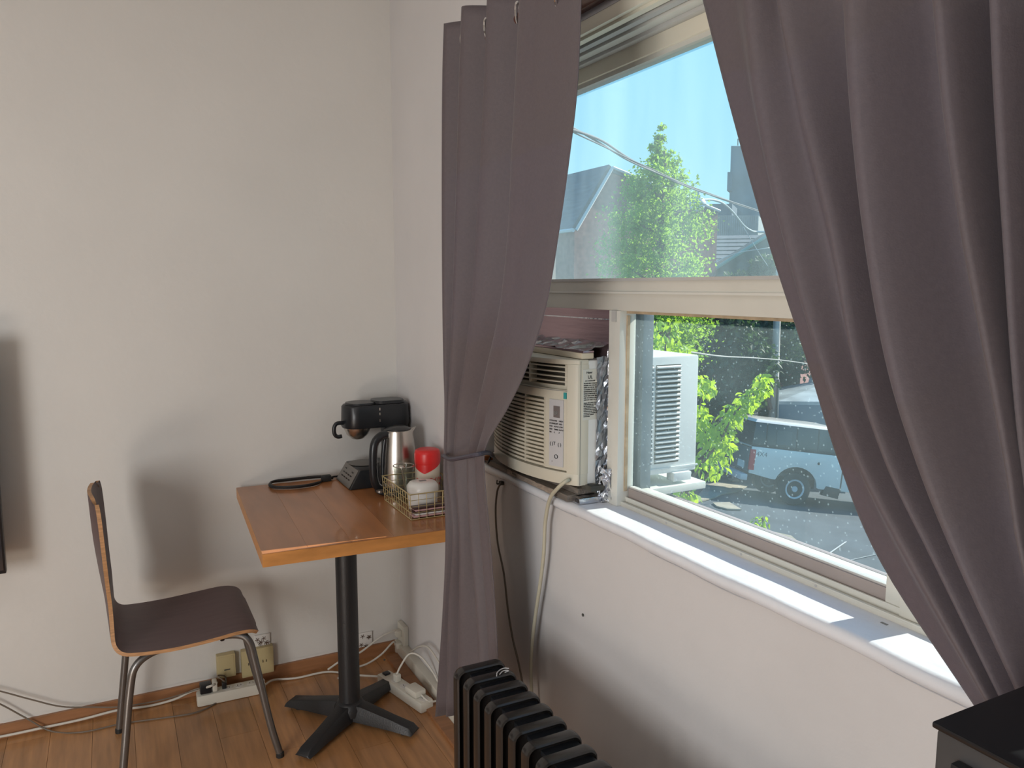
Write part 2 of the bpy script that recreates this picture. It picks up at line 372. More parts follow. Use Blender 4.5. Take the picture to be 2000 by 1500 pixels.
# bottom tracks
wbox('bottom_track', (.092, YM-.03, ZS-.001), (.170, YR, ZS+.008), M_alu, .001)
for x0, x1, z1, m in ((.092, .097, .986, M_alu), (.106, .110, .996, M_aluw), (.138, .142, 1.000, M_aluw), (.158, .163, 1.002, M_alud)):
    wbox('track_rib', (x0, YM-.03, ZS+.008), (x1, YR, z1), m, 0)
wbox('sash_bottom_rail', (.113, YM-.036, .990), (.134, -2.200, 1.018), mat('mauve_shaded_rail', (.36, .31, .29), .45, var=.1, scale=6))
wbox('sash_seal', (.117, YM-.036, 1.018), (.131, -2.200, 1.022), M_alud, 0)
for y in (-1.62, -1.86, -2.05): G().lathe([(.003, 0), (.003, .003), (.001, .004)], (.0, 0, 0), 8, 'x').out('track_screw', M_alud, w1).location = (.0915, y, .981)
# panes
up_ = G().box((.124, YL-.03, 1.537), (.127, YR+.03, 2.045)).out('pane', G_up, w1)
lo_ = G().box((.122, YM-.030, 1.020), (.125, -2.190, 1.452)).out('pane', G_low, w1)
G().box((.122, -2.25, .985), (.125, YR+.03, 1.452)).out('pane', G_low, w1)
# sill outside
wbox('outer_stile', (.150, -1.440, 1.0), (.182, -1.395, 1.462), mat('blue_grey_stile', (.16, .19, .21), .5, var=.15, scale=8))
wbox('outer_bottom_rail', (.150, -1.44, .985), (.175, YR, 1.012), M_aluw)
ext = G().hexa([(.14, YR, .95), (.36, YR, .91), (.36, YL, .91), (.14, YL, .95), (.14, YR, .990), (.36, YR, .94), (.36, YL, .94), (.14, YL, .990)]).out('outer_sill', M_exts, w1)
for i, xx in enumerate((.19, .225, .26, .30)): G().box((xx, YR, .99-(xx-.14)*.2273), (xx+.008, YL, .996-(xx-.14)*.2273)).out('sill_rib', M_exts if i % 2 else M_alud, w1)
wbox('transom_outer', (.135, YL, 1.47), (.17, YR, 1.52), M_alud)

# ================================================================== air conditioner in the window
AY0, AY1, AZ0, AZ1 = -.905, -1.375, 1.022, 1.338
ac = thing('air_conditioner', 'ivory window air conditioner with louvered front set in the left window bay', 'air conditioner', (.15, -1.14, AZ0))
G().box((.03, AY1, AZ0), (.385, AY0, AZ1)).out('casing', M_acmetal, ac, bevel=.006)
def fx(s):  # plan curve of the front
    return .006-.062*(1-(2*s-1)**2)**.75
def fp(s, z, d=0.0):
    return (fx(s)-d, AY0+(AY1-AY0)*s, z)
def fstrip(name, s0, s1, z0, z1, d0, d1, m, par, n=18, **kw):
    P = []; g = G()
    a = [fp(s0+(s1-s0)*i/n, 0, d1) for i in range(n+1)]; b_ = [fp(s0+(s1-s0)*i/n, 0, d0) for i in range(n+1)]
    for q in range(n):
        g.hexa([(*a[q][:2], z0), (*a[q+1][:2], z0), (*b_[q+1][:2], z0), (*b_[q][:2], z0), (*a[q][:2], z1), (*a[q+1][:2], z1), (*b_[q+1][:2], z1), (*b_[q][:2], z1)])
    return g
S0, S1 = .0, 1.0
g = G()
def addg(gg, h): gg.add(h.v, h.f); return gg
back = .035
def full(s0, s1, z0, z1, d=0.0, xb=.035):
    n = 20; g = G(); A = [fp(s0+(s1-s0)*i/n, 0, d) for i in range(n+1)]
    poly = [(p[0], p[1], z0) for p in A]+[(xb, A[-1][1], z0), (xb, A[0][1], z0)]
    return g.prism(poly, (0, 0, z1-z0))
full(0, 1, AZ0-.002, 1.052).out('bezel_bottom', M_acbody, ac, bevel=.003)
full(0, 1, 1.326, AZ1+.002).out('bezel_top', M_acbody, ac, bevel=.004)
full(.0, .03, 1.05, 1.328).out('bezel_side', M_acbody, ac); full(.945, 1.0, 1.05, 1.328).out('bezel_side', M_acbody, ac, bevel=.002)
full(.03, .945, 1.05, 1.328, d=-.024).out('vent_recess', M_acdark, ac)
full(.03, .945, 1.238, 1.262, d=-.002).out('front_band', M_acbody, ac)
full(.03, .945, 1.257, 1.272, d=-.014).out('vent_lip', M_acgrille, ac)
full(.03, .945, 1.259, 1.2605, d=-.001).out('panel_seam', M_greyink, ac)
full(.80, .945, 1.056, 1.240, d=-.002).out('control_surround', M_acbody, ac)
for s in (.03, .36, .655, .925): full(s, s+.012, 1.272, 1.326, d=-.004).out('vent_divider', M_acbody, ac)
for i in range(4):
    z = 1.281+i*.0125; fstrip('', .03, .94, z, z+.0028, -.018, -.002, None, None).out('vent_blade', M_acbody, ac)
nsl = 17
for i in range(nsl):
    z = 1.058+i*(1.236-1.058)/nsl
    fstrip('', .03, .80, z, z+.0058, -.016, -.001, None, None).out('grille_slat', M_acgrille, ac)
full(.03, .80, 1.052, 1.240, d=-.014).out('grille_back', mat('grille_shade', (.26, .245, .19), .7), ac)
for s in (.30, .62, .79): fstrip('', s, s+.008, 1.056, 1.238, -.016, -.0018, None, None, 2).out('grille_rib', M_acgrille, ac)
cp = fstrip('', .835, .925, 1.064, 1.236, -.001, .0005, None, None, 4).out('control_panel', M_panel, ac)
fstrip('', .865, .905, 1.190, 1.220, .0004, .0012, None, None, 3).out('display', M_lcd, cp)
def ft(s_, z, size, string, m=M_ink, par=cp, sp=.02, d=.0018, **kw):
    a = Vector(fp(s_, z, d)); b_ = Vector(fp(s_+sp, z, d)); return text(string, size, m, par, a, b_-a, (0, 0, 1), **kw)
ft(.868, 1.197, .013, '88', M_greyink)
for i, (l, r, c) in enumerate((('COOL', 'HIGH', 'FAN'), ('ECON', 'MED', 'SLEEP'), ('FAN', 'LOW', 'AUTO'), ('DRY', 'AUTO', 'TIMER'), ('HR', 'F', 'C'))):
    z = 1.180-i*.0075
    ft(.840, z, .0052, l); ft(.870, z, .0052, c); ft(.902, z, .0052, r)
ft(.842, 1.118, .012, '( )'); ft(.866, 1.119, .012, 'T'); ft(.895, 1.118, .012, '( )'); ft(.872, 1.084, .016, 'O'); ft(.855, 1.074, .007, '~')
full(.925, .940, 1.240, 1.256, d=.0002).out('energy_sticker', M_teal, ac)['label'] = 'small teal sticker'
ft(.42, 1.243, .013, 'Haier', par=ac, sp=.1, bold=.0003, label='black maker name on the front')
# side details
lb = G().box((.016, AY1-.0012, 1.188), (.058, AY1+.0, 1.316)).out('rating_label', M_paper, ac); lb['label'] = 'white printed rating label'
def st(x, z, size, s_, m=M_ink): text(s_, size, m, lb, (x, AY1-.0016, z), (1, 0, 0), (0, 0, 1))
st(.026, 1.305, .008, 'Haier'); st(.030, 1.292, .012, 'UL'); st(.022, 1.2855, .0035, 'AIR CONDITIONER')
for i in range(9): st(.019, 1.279-i*.0052, .0042, ('ROOM AIR CONDITIONER', 'MODEL NO. VOLTS 115', 'AMPS 5.0  HZ 60  PH 1', 'COOLING BTU/H 5000', 'REFRIGERANT R-410A', 'DESIGN PRESSURE PSI', 'HIGH SIDE LOW SIDE', 'USE ON SINGLE OUTLET', 'CIRCUIT ONLY 15 AMP')[i])
for i in range(9): st(.019, 1.230-i*.0043, .0036, ('SERIAL NO. DATE CODE', 'FOR INDOOR USE ONLY', 'NE PAS OBSTRUER', 'CLIMATISEUR DE PIECE', 'CAUTION DISCONNECT', 'POWER BEFORE SERVICE', 'ATTENTION COUPER LE', 'COURANT AVANT', 'ENTRETIEN')[i])
G().box((.010, AY1-.0006, AZ0), (.0112, AY1, 1.336)).out('side_seam', M_greyink, ac)
for x, z in ((.000, 1.112), (.054, 1.033)):
    h = G().lathe([(.0001, 0), (.004, 0), (.004, .002), (.0001, .0025)], (0, 0, 0), 12, 'y').out('screw', M_steeld, ac); h.location = Vector((x, AY1-.0025, z))-ac.location
# outdoor side louvers
lm = None
for col, (xa, xb) in enumerate(((.198, .232), (.243, .322))):
    G().box((xa-.001, AY1-.0008, 1.052), (xb+.001, AY1-.0002, 1.316)).out('louver_back', M_acdark, ac)
    for i in range(21):
        z = 1.056+i*.0125
        if lm is None or True:
            P = [(xa, AY1-.0008, z), (xb, AY1-.0008, z), (xb, AY1-.0075, z+.002), (xa, AY1-.0075, z+.002), (xa, AY1-.0008, z+.0075), (xb, AY1-.0008, z+.0075), (xb, AY1-.0075, z+.0045), (xa, AY1-.0075, z+.0045)]
            G().hexa(P).out('louver', M_acmetal, ac)
G().box((.20, AY1-.004, AZ0+.014), (.388, AY1, AZ0+.018)).out('casing_rim', M_acmetal, ac)
G().box((.30, AY1-.012, 1.000), (.36, AY1+.02, AZ0+.002)).out('drain_foot', M_acmetal, ac, bevel=.003)
# foil sealing
fo = G().box((.088, AY0, 1.338), (.096, YM+.012, 1.462)).out('insulation_board', M_foilp); tag(fo, 'mauve reflective foil faced board filling the gap above the air conditioner', 'foil panel')
G().box((.086, AY0, 1.437), (.088, YM+.02, 1.440)).out('panel_crease', M_foil, fo)
def crumple(o0, ux, uy, nx, ny, amp, name, m, lab, cat, seed=1, par=None):
    rnd = random.Random(seed); O = Vector(o0); X = Vector(ux); Y = Vector(uy); N = X.cross(Y).normalized(); P = []
    for j in range(ny+1):
        P.append([tuple(O+X*(i/nx+rnd.uniform(-.3, .3)/nx)+Y*(j/ny+rnd.uniform(-.3, .3)/ny)+N*rnd.uniform(-amp, amp)) for i in range(nx+1)])
    o = G().grid(P).out(name, m, par)
    return tag(o, lab, cat) if lab else o
crumple((.086, -1.378, 1.0), (.006, -.030, 0), (0, 0, .37), 5, 22, .006, 'foil_strip', M_foil, 'crumpled silver foil strip sealing the air conditioner side to the stile', 'foil', 2)
crumple((.056, AY1-.004, 1.0), (.036, -.004, 0), (0, 0, .345), 5, 26, .0035, 'foil_wrap', mat('blue_grey_foil', (.34, .38, .43), .3, .9, bump=.5, bscale=25), 'blue grey foil wrapped over the rear edge of the air conditioner side', 'foil', 12)
fl_ = crumple((.020, AY0-.02, 1.360), (.0, -.455, .0), (.07, -.0, .020), 26, 5, .004, 'foil_flap', M_foil, 'creased foil flap lying along the top of the air conditioner', 'foil', 3)
G().box((.014, AY0-.02, AZ1+.003), (.05, AY1+.002, AZ1+.018)).out('cream_batten', mat('cream_batten_paint', (.62, .55, .42), .5), fl_, bevel=.003)
G().box((.018, AY0-.02, AZ1+.0185), (.05, AY1+.002, AZ1+.0235)).out('cream_batten', M_foilp, fl_, bevel=.001)
bd = thing('support_board', 'weathered grey wooden board on the sill under the air conditioner', 'board', (.03, -1.13, ZS))
G().box((-.012, YL-.01, ZS+.001), (.105, -1.352, ZS+.018)).out('plank', M_wood, bd, bevel=.002)
G().box((.015, YL-.01, ZS+.018), (.105, -1.36, ZS+.034)).out('plank', M_wood, bd, bevel=.002)
crumple((-.0135, -1.02, ZS+.003), (0, -.26, 0), (0, 0, .014), 16, 3, .002, 'peeling_veneer', mat('peeling_paper', (.38, .31, .25), .8, var=.3, scale=30), None, None, 5, bd)
G().box((.028, -1.40, ZS+.034), (.105, -1.35, AZ0)).out('spacer', M_caulk, bd)
fb = G().box((.0, -1.392, ZS+.002), (.066, -1.356, ZS+.017)).out('foil_wrapped_block', M_foil, bevel=.002); tag(fb, 'small foil wrapped block on the sill below the air conditioner corner', 'foil block')
crumple((.060, -1.385, ZS+.004), (.02, -.028, 0), (0, -.002, .085), 6, 8, .010, 'foil_ball', M_foil, 'crumpled foil tuft in the sill corner by the stile', 'foil', 8)
ld = G().box((.15, -1.395, .972), (.405, -.88, .992)).out('outdoor_shelf', M_aluw, bevel=.003); tag(ld, 'white shelf outside the window carrying the air conditioner', 'shelf')

# ================================================================== curtains
def curtain(rows, cols_px, xr, xv, sub=9, rsub=6, extra=None):
    P = []
    for (v, us) in rows:
        pass
def build_curtain(rows, name, root):
    """rows: list of (list of (u,v,xplane)) ridge points; valleys are set between."""
    ctrl = []
    for rid, vx in rows:
        pts = [Vector(map(float, PX(u, v, x))) for u, v, x in rid]; line = [pts[0]]
        for a, b_, dx in zip(pts[:-1], pts[1:], vx):
            m_ = a*.42+b_*.58; m_.x = (a.x+b_.x)/2+dx; line += [m_, b_]
        ctrl.append(line)
    # smooth across, then along
    cr = [crom(l, 7) for l in ctrl]; n = len(cr[0]); colz = [crom([r[j] for r in cr], 7) for j in range(n)]
    P = [[tuple(colz[j][i]) for j in range(n)] for i in range(len(colz[0]))]
    return P
VL = [None, 150, 300, 450, 600, 720, 800, 866, 925, 1050, 1200, 1400]
L0 = [867, 864, 863, 863, 864, 866, 868, 866, 866, 870, 864, 850]
L1 = [903, 898, 894, 889, 884, 879, 874, 872, 874, 884, 876, 872]
L2 = [952, 946, 939, 930, 920, 905, 893, 886, 888, 897, 896, 893]
L3 = [1017, 1007, 999, 992, 976, 950, 932, 915, 912, 918, 930, 940]
L4 = [1138, 1129, 1113, 1092, 1066, 1028, 990, 952, 946, 957, 968, 978]
T0 = [46, 12, -12, -45, -95]
L35 = [1078, 1066, 1056, 1042, 1022, 988, 958, 934, 928, 938, 950, 960]
T0 = [46, 12, -12, -45, -70, -95]
rows = []
for i, v in enumerate(VL):
    xs = -.185 if i < 5 else -.18
    lo = i >= 7
    dv = .085 if i < 5 else (.075 if i < 7 else (.05 if i < 9 else .065))
    vv = [T0[k] if v is None else v for k in range(6)]
    if i == 7: vv = [905, 902, 892, 880, 872, 866]
    if i == 8: vv = [938, 936, 930, 922, 918, 916]
    xo = [0, 0, 0, 0, (.0 if lo else .012), 0]
    rid = [(u[i], vv[k], xs+xo[k]) for k, u in enumerate((L0, L1, L2, L3, L35, L4))]
    rows.append((rid, [dv*.7, dv, dv, (dv*.6 if lo else .004), (.006 if lo else .004)]))
cl = thing('curtain', 'mauve grey grommet curtain gathered and tied back left of the window', 'curtain', (-.16, -1.1, .2), 'curtains at the window')
P = build_curtain(rows, 'c', cl)
c_ = G().grid(P).out('cloth', M_curt, cl, smooth=True, solid=.0018)
P_top = P[0]
# hem band line
hemP = [[(p[0]-.0022, p[1]-.001, p[2]) for p in P[4]], [(p[0]-.0022, p[1]-.001, p[2]) for p in P[5]]]
# grommets: ring centres along the rod
RZ, RX = 2.128, -.118
for (u, v, r) in ((905, 82, .021), (951, 55, .021), (1012, 26, .022), (1088, -8, .022)):
    p = PX(u, v, -.168); G().torus(p, r, .0035, (-.75, .66, 0.0)).out('grommet', M_ring, cl)
# tie at the waist
tb = [PX(u, v, x) for u, v, x in ((866, 890, -.19), (880, 897, -.215), (905, 893, -.215), (930, 888, -.21), (950, 884, -.17), (958, 886, -.10), (962, 890, -.02))]
G().tube(tb, .006, 8).out('tieback', mat('dark_tieback', (.06, .055, .075), .5), cl)
hk = thing('tieback_hook', 'small copper coloured tieback hook screwed beside the sill end', 'hook', tuple(PX(948, 893, -.03)))
a = PX(948, 893, -.02); G().box((a[0]-.02, a[1]-.012, a[2]-.008), (a[0]+.02, a[1]+.006, a[2]+.006)).out('plate', mat('copper', (.55, .22, .08), .3, .6), hk, bevel=.002)
G().tube([PX(945, 900, -.02), PX(952, 905, -.05), PX(958, 893, -.05)], .003, 6).out('hook_arm', M_blackp, hk)

VR = [-60, 200, 450, 700, 900, 1100, 1400]
E0 = [1358, 1424, 1494, 1575, 1638, 1722, 1918]; R1 = [1452, 1480, 1532, 1602, 1675, 1778, 1945]
R2 = [1516, 1568, 1628, 1672, 1735, 1830, 1975]; R3 = [1650, 1664, 1689, 1732, 1792, 1872, 2010]
R4 = [1822, 1845, 1880, 1927, 1964, 1997, 2080]; R5 = [1936, 1946, 1961, 1976, 1995, 2030, 2130]; R6 = [2080, 2085, 2090, 2100, 2115, 2140, 2220]; R7 = [2240, 2240, 2245, 2250, 2260, 2280, 2340]
rows = []
for i, v in enumerate(VR):
    d = (.085, .09, .095, .095, .08, .06, .04)[i]; x0 = (-.135, -.135, -.14, -.145, -.15, -.15, -.14)[i]
    us = [E0[i], R1[i], R2[i], R3[i], R4[i], R5[i], R6[i], R7[i]]
    xo = [.03, -.01, .005, -.02, -.025, -.01, 0, 0]
    rid = [(u, v, x0+o) for u, o in zip(us, xo)]
    rows.append((rid, [d*.12, d*.3, d*.9, d, d*.9, d, d]))
cr_ = thing('curtain', 'dark mauve grommet curtain pulled aside at the right of the window', 'curtain', (-.16, -2.5, .9), 'curtains at the window')
P = build_curtain(rows, 'c', cr_)
G().grid(P).out('cloth', M_curt, cr_, smooth=True, solid=.0018)
rd = thing('curtain_rod', 'glossy brown wooden curtain rod across the top of the window', 'curtain rod', (-.15, -1.9, 2.1))
G().tube([(-.125, -.93, 2.142), (-.125, -3.2, 2.142)], .0145, 16, smooth=False).out('rod', M_rod, rd, smooth=True, auto=60)
for y in (-.98, -3.05): G().box((-.15, y-.01, 2.10), (0, y+.01, 2.115)).box((-.008, y-.02, 2.07), (0, y+.02, 2.15)).out('bracket', M_rod, rd, bevel=.002)
G().box((-.02, -.9, 2.150), (-.0, -3.1, 2.22)).out('mounting_board', M_rod, rd, bevel=.002)
wire = None

# ================================================================== bistro table
TZ = .78
tc_, tr_ = (-.344, -.45), math.radians(3.2)
tb_ = thing('bistro_table', 'square orange brown veneered bistro table on black cross base in the corner', 'table', (-.344, -.443, 0), rot=(0, 0, 0))
def T(x, y, z): return (x, y, z)
M = Matrix.Rotation(math.radians(-3.0), 4, 'Z')
hw, hd_ = .315, .398
def tpoly(s, z): return [tuple(M @ Vector((sx*(hw-s), sy*(hd_-s), z))) for sx, sy in ((-1, -1), (1, -1), (1, 1), (-1, 1))]
G().prism(tpoly(.0, TZ-.038), (0, 0, .038)).out('edge_band', M_tedge, tb_)
for k in range(5):   # veneer boards glued side by side
    a0, a1 = -hw+2*hw*k/5, -hw+2*hw*(k+1)/5
    v_ = [M @ Vector(p) for p in ((a0+.0003, -hd_, TZ-.001), (a1-.0003, -hd_, TZ-.001), (a1-.0003, hd_, TZ-.001), (a0+.0003, hd_, TZ-.001))]
    mk = mat('table_veneer_%d' % k, tuple(c*(1+.10*((k*7) % 3-1)) for c in (.42, .17, .06)), .28, var=.22, scale=2.2+k*.3, stretch=(7, 1.2, 1), coat=.3)
    G().prism([tuple(q) for q in v_], (0, 0, .0018)).out('veneer_board', mk, tb_)
G().lathe([(.085, 0), (.085, .006), (.04, .018), (.04, .03)], (0, 0, TZ-.062), 32).box((-.16, -.02, TZ-.05), (.16, .02, TZ-.038)).box((-.02, -.16, TZ-.05), (.02, .16, TZ-.038)).out('top_plate', M_black, tb_)
G().lathe([(.0365, .05), (.0365, TZ-.05)], (0, 0, 0), 40).out('column', M_black, tb_, smooth=True, auto=60)
G().lathe([(.055, .035), (.055, .06), (.045, .075), (.037, .082)], (0, 0, 0), 32).out('hub', M_black, tb_, smooth=True, auto=50)
for a in (35, 127, 215, 307):   # cross base arms
    R_ = Matrix.Rotation(math.radians(a+4), 4, 'Z'); L = .262
    def arm(x, w, z0, z1): return [(x, -w, z0), (x, w, z0), (x, w*.62, z1), (x, -w*.62, z1)]
    secs = [arm(.0, .040, .022, .075), arm(.06, .036, .02, .072), arm(.17, .031, .016, .050), arm(L-.018, .032, .014, .036), arm(L, .030, .014, .020)]
    v = [tuple(R_ @ Vector(p)) for s_ in secs for p in s_]; f = [(0, 1, 2, 3), (19, 18, 17, 16)]
    for q in range(4):
        for j in range(4): f.append((q*4+j, q*4+(j+1) % 4, q*4+4+(j+1) % 4, q*4+4+j))
    ar = G().add(v, f).out('base_arm', M_black, tb_, bevel=.003)
    p = R_ @ Vector((L-.045, 0, 0)); G().lathe([(.013, 0), (.013, .012), (.008, .018)], (p.x, p.y, 0), 14).out('foot_pad', M_rub, ar)

# ================================================================== chair
ch = thing('dining_chair', 'dark brown moulded plywood chair with bent steel legs facing the table', 'chair', (-.87, -.35, 0))
# shell centre line (x,z) from the top of the back to the front of the seat, half width and sideways curl at each point
cl_ = [(-1.105, .905, .150, .020), (-1.103, .86, .185, .024), (-1.098, .76, .190, .024), (-1.088, .66, .175, .018), (-1.078, .58, .165, .012), (-1.073, .52, .175, .008), (-1.066, .475, .19, .004),
       (-1.040, .448, .197, .0), (-.99, .440, .203, .0), (-.90, .438, .21, .0), (-.80, .444, .212, .0), (-.72, .450, .208, .0), (-.675, .444, .200, .0), (-.655, .428, .185, .0)]
cc = crom([Vector((a, b_, c, d)) for a, b_, c, d in [(p[0], p[1], p[2], p[3]) for p in cl_]], 4) if False else None
def crv(vals, n):
    o = []
    q = [2*vals[0]-vals[1]]+list(vals)+[2*vals[-1]-vals[-2]]
    for i in range(1, len(q)-2):
        a, b_, c, d = q[i-1:i+3]
        for k in range(n):
            t = k/n; o.append((2*b_+(c-a)*t+(2*a-5*b_+4*c-d)*t*t+(3*b_-a-3*c+d)*t**3)*.5)
    return o+[q[-2]]
arr = [np.array(p, float) for p in cl_]; sm = crv(arr, 4)
YC = -.35; nw = 16
def shell(off, inset=0):
    P = []
    for i, p in enumerate(sm):
        q0 = sm[max(i-1, 0)]; q1 = sm[min(i+1, len(sm)-1)]; t = np.array([q1[0]-q0[0], q1[1]-q0[1]]); t /= np.linalg.norm(t); nrm = np.array([-t[1], t[0]])
        if nrm[0] < 0 and i < 26 or (nrm[1] < 0 and i >= 26): nrm = -nrm
        r = []
        for k in range(nw+1):
            s_ = 2*k/nw-1; y = YC+s_*(p[2]-inset)
            curl = p[3]*(s_*s_)
            # round the free corners
            r.append((p[0]+curl+nrm[0]*off, y, p[1]+nrm[1]*off))
        P.append(r)
    for end, dirn in ((0, 1), (len(P)-1, -1)):    # rounded corners at the two ends
        base = P[end]
        for k in range(nw+1):
            s_ = abs(2*k/nw-1); dz = .030*max(0, (s_-.55)/.45)**2.2
            x, y, z = base[k]
            base[k] = (x-(dz if dirn < 0 else 0)*.8, y, z-(dz if dirn > 0 else -dz*.4))
    return P
top_, bot_ = shell(.0055), shell(-.0055)
G().grid(top_).out('seat_shell', M_seat, ch, smooth=True); G().grid(bot_).out('shell_underside', M_seat, ch, smooth=True)
g = G(); per = [(i, 0) for i in range(len(sm))]+[(len(sm)-1, k) for k in range(1, nw+1)]+[(i, nw) for i in range(len(sm)-2, -1, -1)]+[(0, k) for k in range(nw-1, 0, -1)]
v = [top_[i][k] for i, k in per]+[bot_[i][k] for i, k in per]; n = len(per)
g.add(v, [(i, (i+1) % n, n+(i+1) % n, n+i) for i in range(n)]).out('plywood_edge', M_ply, ch)['label'] = 'pale plywood edge of the seat and back'
R0 = .0115
def legs(y, s):
    ex = .0 if s > 0 else .017
    f = [(-.80, y+s*.03, .428), (-.72, y+s*.012, .428), (-.685, y, .405), (-.668+ex*.4, y-s*.002, .33), (-.632+ex*.8, y-s*.012, .12), (-.606+ex, y-s*.018, .008)]
    r = [(-.90, y+s*.03, .424), (-.965, y+s*.012, .422), (-1.010, y, .395), (-1.028, y-s*.002, .33), (-1.052, y-s*.012, .15), (-1.070, y-s*.018, .008)]
    for pts in (f, r):
        lg = G().tube(pts, R0, 12).out('leg', M_tube, ch, smooth=True, auto=60)
        p = pts[-1]; G().lathe([(.013, 0), (.013, .014), (.010, .018)], (p[0], p[1], 0), 12).out('foot_cap', M_rub, lg)
legs(-.53, 1); legs(-.17, -1)
G().tube([(-.90, -.50, .424), (-.90, -.20, .424)], .009, 10, smooth=False).tube([(-.80, -.50, .427), (-.80, -.20, .427)], .009, 10, smooth=False).out('under_frame', M_tube, ch, smooth=True, auto=60)
for x in (-.955, -.765): h = G().lathe([(.0005, -.004), (.006, -.002), (.007, 0)], (x, -.545, .432), 12).out('bolt', M_steeld, ch)

# ================================================================== radiator
ra = thing('oil_radiator', 'black oil filled column radiator standing in front of the window wall', 'radiator', (-.275, -1.7, 0))
def fin_mesh():
    g = G(); n = 6
    def outline(w0, w1, z0, z1, r):
        pts = []
        for cx, cz, a0 in ((w1-r, z0+r, -90), (w1-r, z1-r, 0), (w0+r, z1-r, 90), (w0+r, z0+r, 180)):
            for k in range(n+1):
                a = math.radians(a0+90*k/n); pts.append((cx+r*math.cos(a), cz+r*math.sin(a)))
        return pts
    o = outline(-.065, .065, .09, .62, .022); i_ = outline(-.053, .053, .102, .608, .014); N = len(o)
    # rolled edge: section rings around the plate
    rings = []
    for yy, q in ((-.003, .8), (-.0125, .45), (-.0145, .0), (-.0125, -.35), (-.004, -.5)): pass
    sec = [(1.0, -.0135), (1.0, .0135)]
    def mix(t): return [(a[0]*t+b_[0]*(1-t), a[1]*t+b_[1]*(1-t)) for a, b_ in zip(o, i_)]
    prof = [(0.0, -.004), (.25, -.010), (.6, -.0140), (.9, -.0115), (1.0, -.005), (1.0, .005), (.9, .0115), (.6, .0140), (.25, .010), (0, .004)]
    for t, y in prof: rings += [(p[0], y, p[1]) for p in mix(t)]
    f = []; K = len(prof)
    for a in range(K-1):
        for j in range(N): f.append((a*N+j, a*N+(j+1) % N, (a+1)*N+(j+1) % N, (a+1)*N+j))
    f += [tuple(range(N)), tuple((K-1)*N+j for j in range(N-1, -1, -1))]
    g.add(rings, f)
    # oil channels pressed in the plate
    for x in (-.030, 0, .030): g.add(*tubev([(x, 0, .13), (x, 0, .58)], .0095))
    return g
def tubev(pts, r):
    h = G().tube(pts, r, 8, smooth=False); return h.v, h.f
fm = fin_mesh(); first = None
for k in range(14):
    y = -1.392-.0575*k
    if first is None:
        first = finish('fin', [(v[0]-.277, v[1]+y, v[2]) for v in fm.v], fm.f, M_blackg, ra, smooth=True, auto=35)
    else:
        o = first.copy(); COL.objects.link(o); o.parent = ra; o.location = Vector((0, -.0575*k, 0))
        OFF[o.name] = OFF[first.name]
G().tube([(-.277, -1.392, .575), (-.277, -2.14, .575)], .021, 16, smooth=False).out('header', M_blackg, ra, smooth=True, auto=50)
G().tube([(-.277, -1.392, .14), (-.277, -2.14, .14)], .021, 16, smooth=False).out('header', M_blackg, ra, smooth=True, auto=50)
g = G()
for k in range(13):
    y = -1.392-.0575*(k+.5); g.box((-.305, y-.030, .592), (-.222, y+.030, .603))
g.out('top_bridge', M_blackp, ra, bevel=.003)
G().box((-.350, -2.30, .08), (-.205, -2.165, .63)).out('control_housing', M_blackp, ra, bevel=.012)
for y in (-1.42, -2.18):
    ft_ = G().box((-.40, y-.012, .045), (-.155, y+.012, .09)).out('foot_bracket', M_blackp, ra, bevel=.004)
    for x in (-.385, -.17): G().lathe([(.004, -.012), (.022, -.012), (.022, .012), (.004, .012)], (x, y, .0225), 16, 'y').out('wheel', M_rub, ft_)
lg = G().tube([(-.262, -1.454, .6225), (-.250, -1.444, .6225), (-.236, -1.440, .6225), (-.226, -1.446, .6225)], .0012, 5).tube([(-.258, -1.462, .6225), (-.246, -1.452, .6225), (-.236, -1.4515, .6225), (-.232, -1.4565, .6225), (-.243, -1.459, .6225)], .0012, 5).tube([(-.268, -1.466, .6225), (-.262, -1.455, .6225)], .0012, 5)
lg.out('maker_mark', M_trimw, ra)['label'] = 'small curly white maker mark on top'

# ================================================================== black box lower right
bx = thing('storage_cabinet', 'black cabinet corner with a dark top at the lower right beside the curtain', 'cabinet', (-.23, -2.9, 0))
p0 = PX(1830, 1410, -.36)
G().box((-.36, -3.25, .0), (-.04, p0[1], p0[2]-.006)).out('body', mat('black_cabinet_side', (.055, .055, .057), .45, var=.25, scale=10), bx, bevel=.004)
G().box((-.363, -3.25, p0[2]-.006), (-.04, p0[1]+.003, p0[2])).out('top', mat('black_cabinet_top', (.008, .009, .011), .3), bx, bevel=.002)
q = PX(1884, 1498, -.36); G().box((-.372, q[1]-.03, q[2]-.03), (-.36, q[1]+.006, q[2]+.004)).out('handle', M_blackp, bx, bevel=.002)

# ================================================================== television at the left edge
tv = thing('television', 'black framed flat screen seen only by its lower right corner at the left edge', 'television', (-1.8, -.14, 0))
b_ = PY(13, 1118, -.14); tx, tz = b_[0], b_[2]
G().box((tx-.95, -.15, tz), (tx, -.12, tz+.74)).out('frame', M_blackp, tv, bevel=.003)
G().box((tx-.94, -.1525, tz+.012), (tx-.006, -.15, tz+.73)).out('screen', mat('dark_screen', (.02, .025, .035), .08), tv)
G().box((tx-.60, -.140, .0), (tx-.35, -.130, tz+.2)).box((tx-.70, -.24, 0), (tx-.25, -.04, .02)).out('stand', M_blackp, tv, bevel=.002)

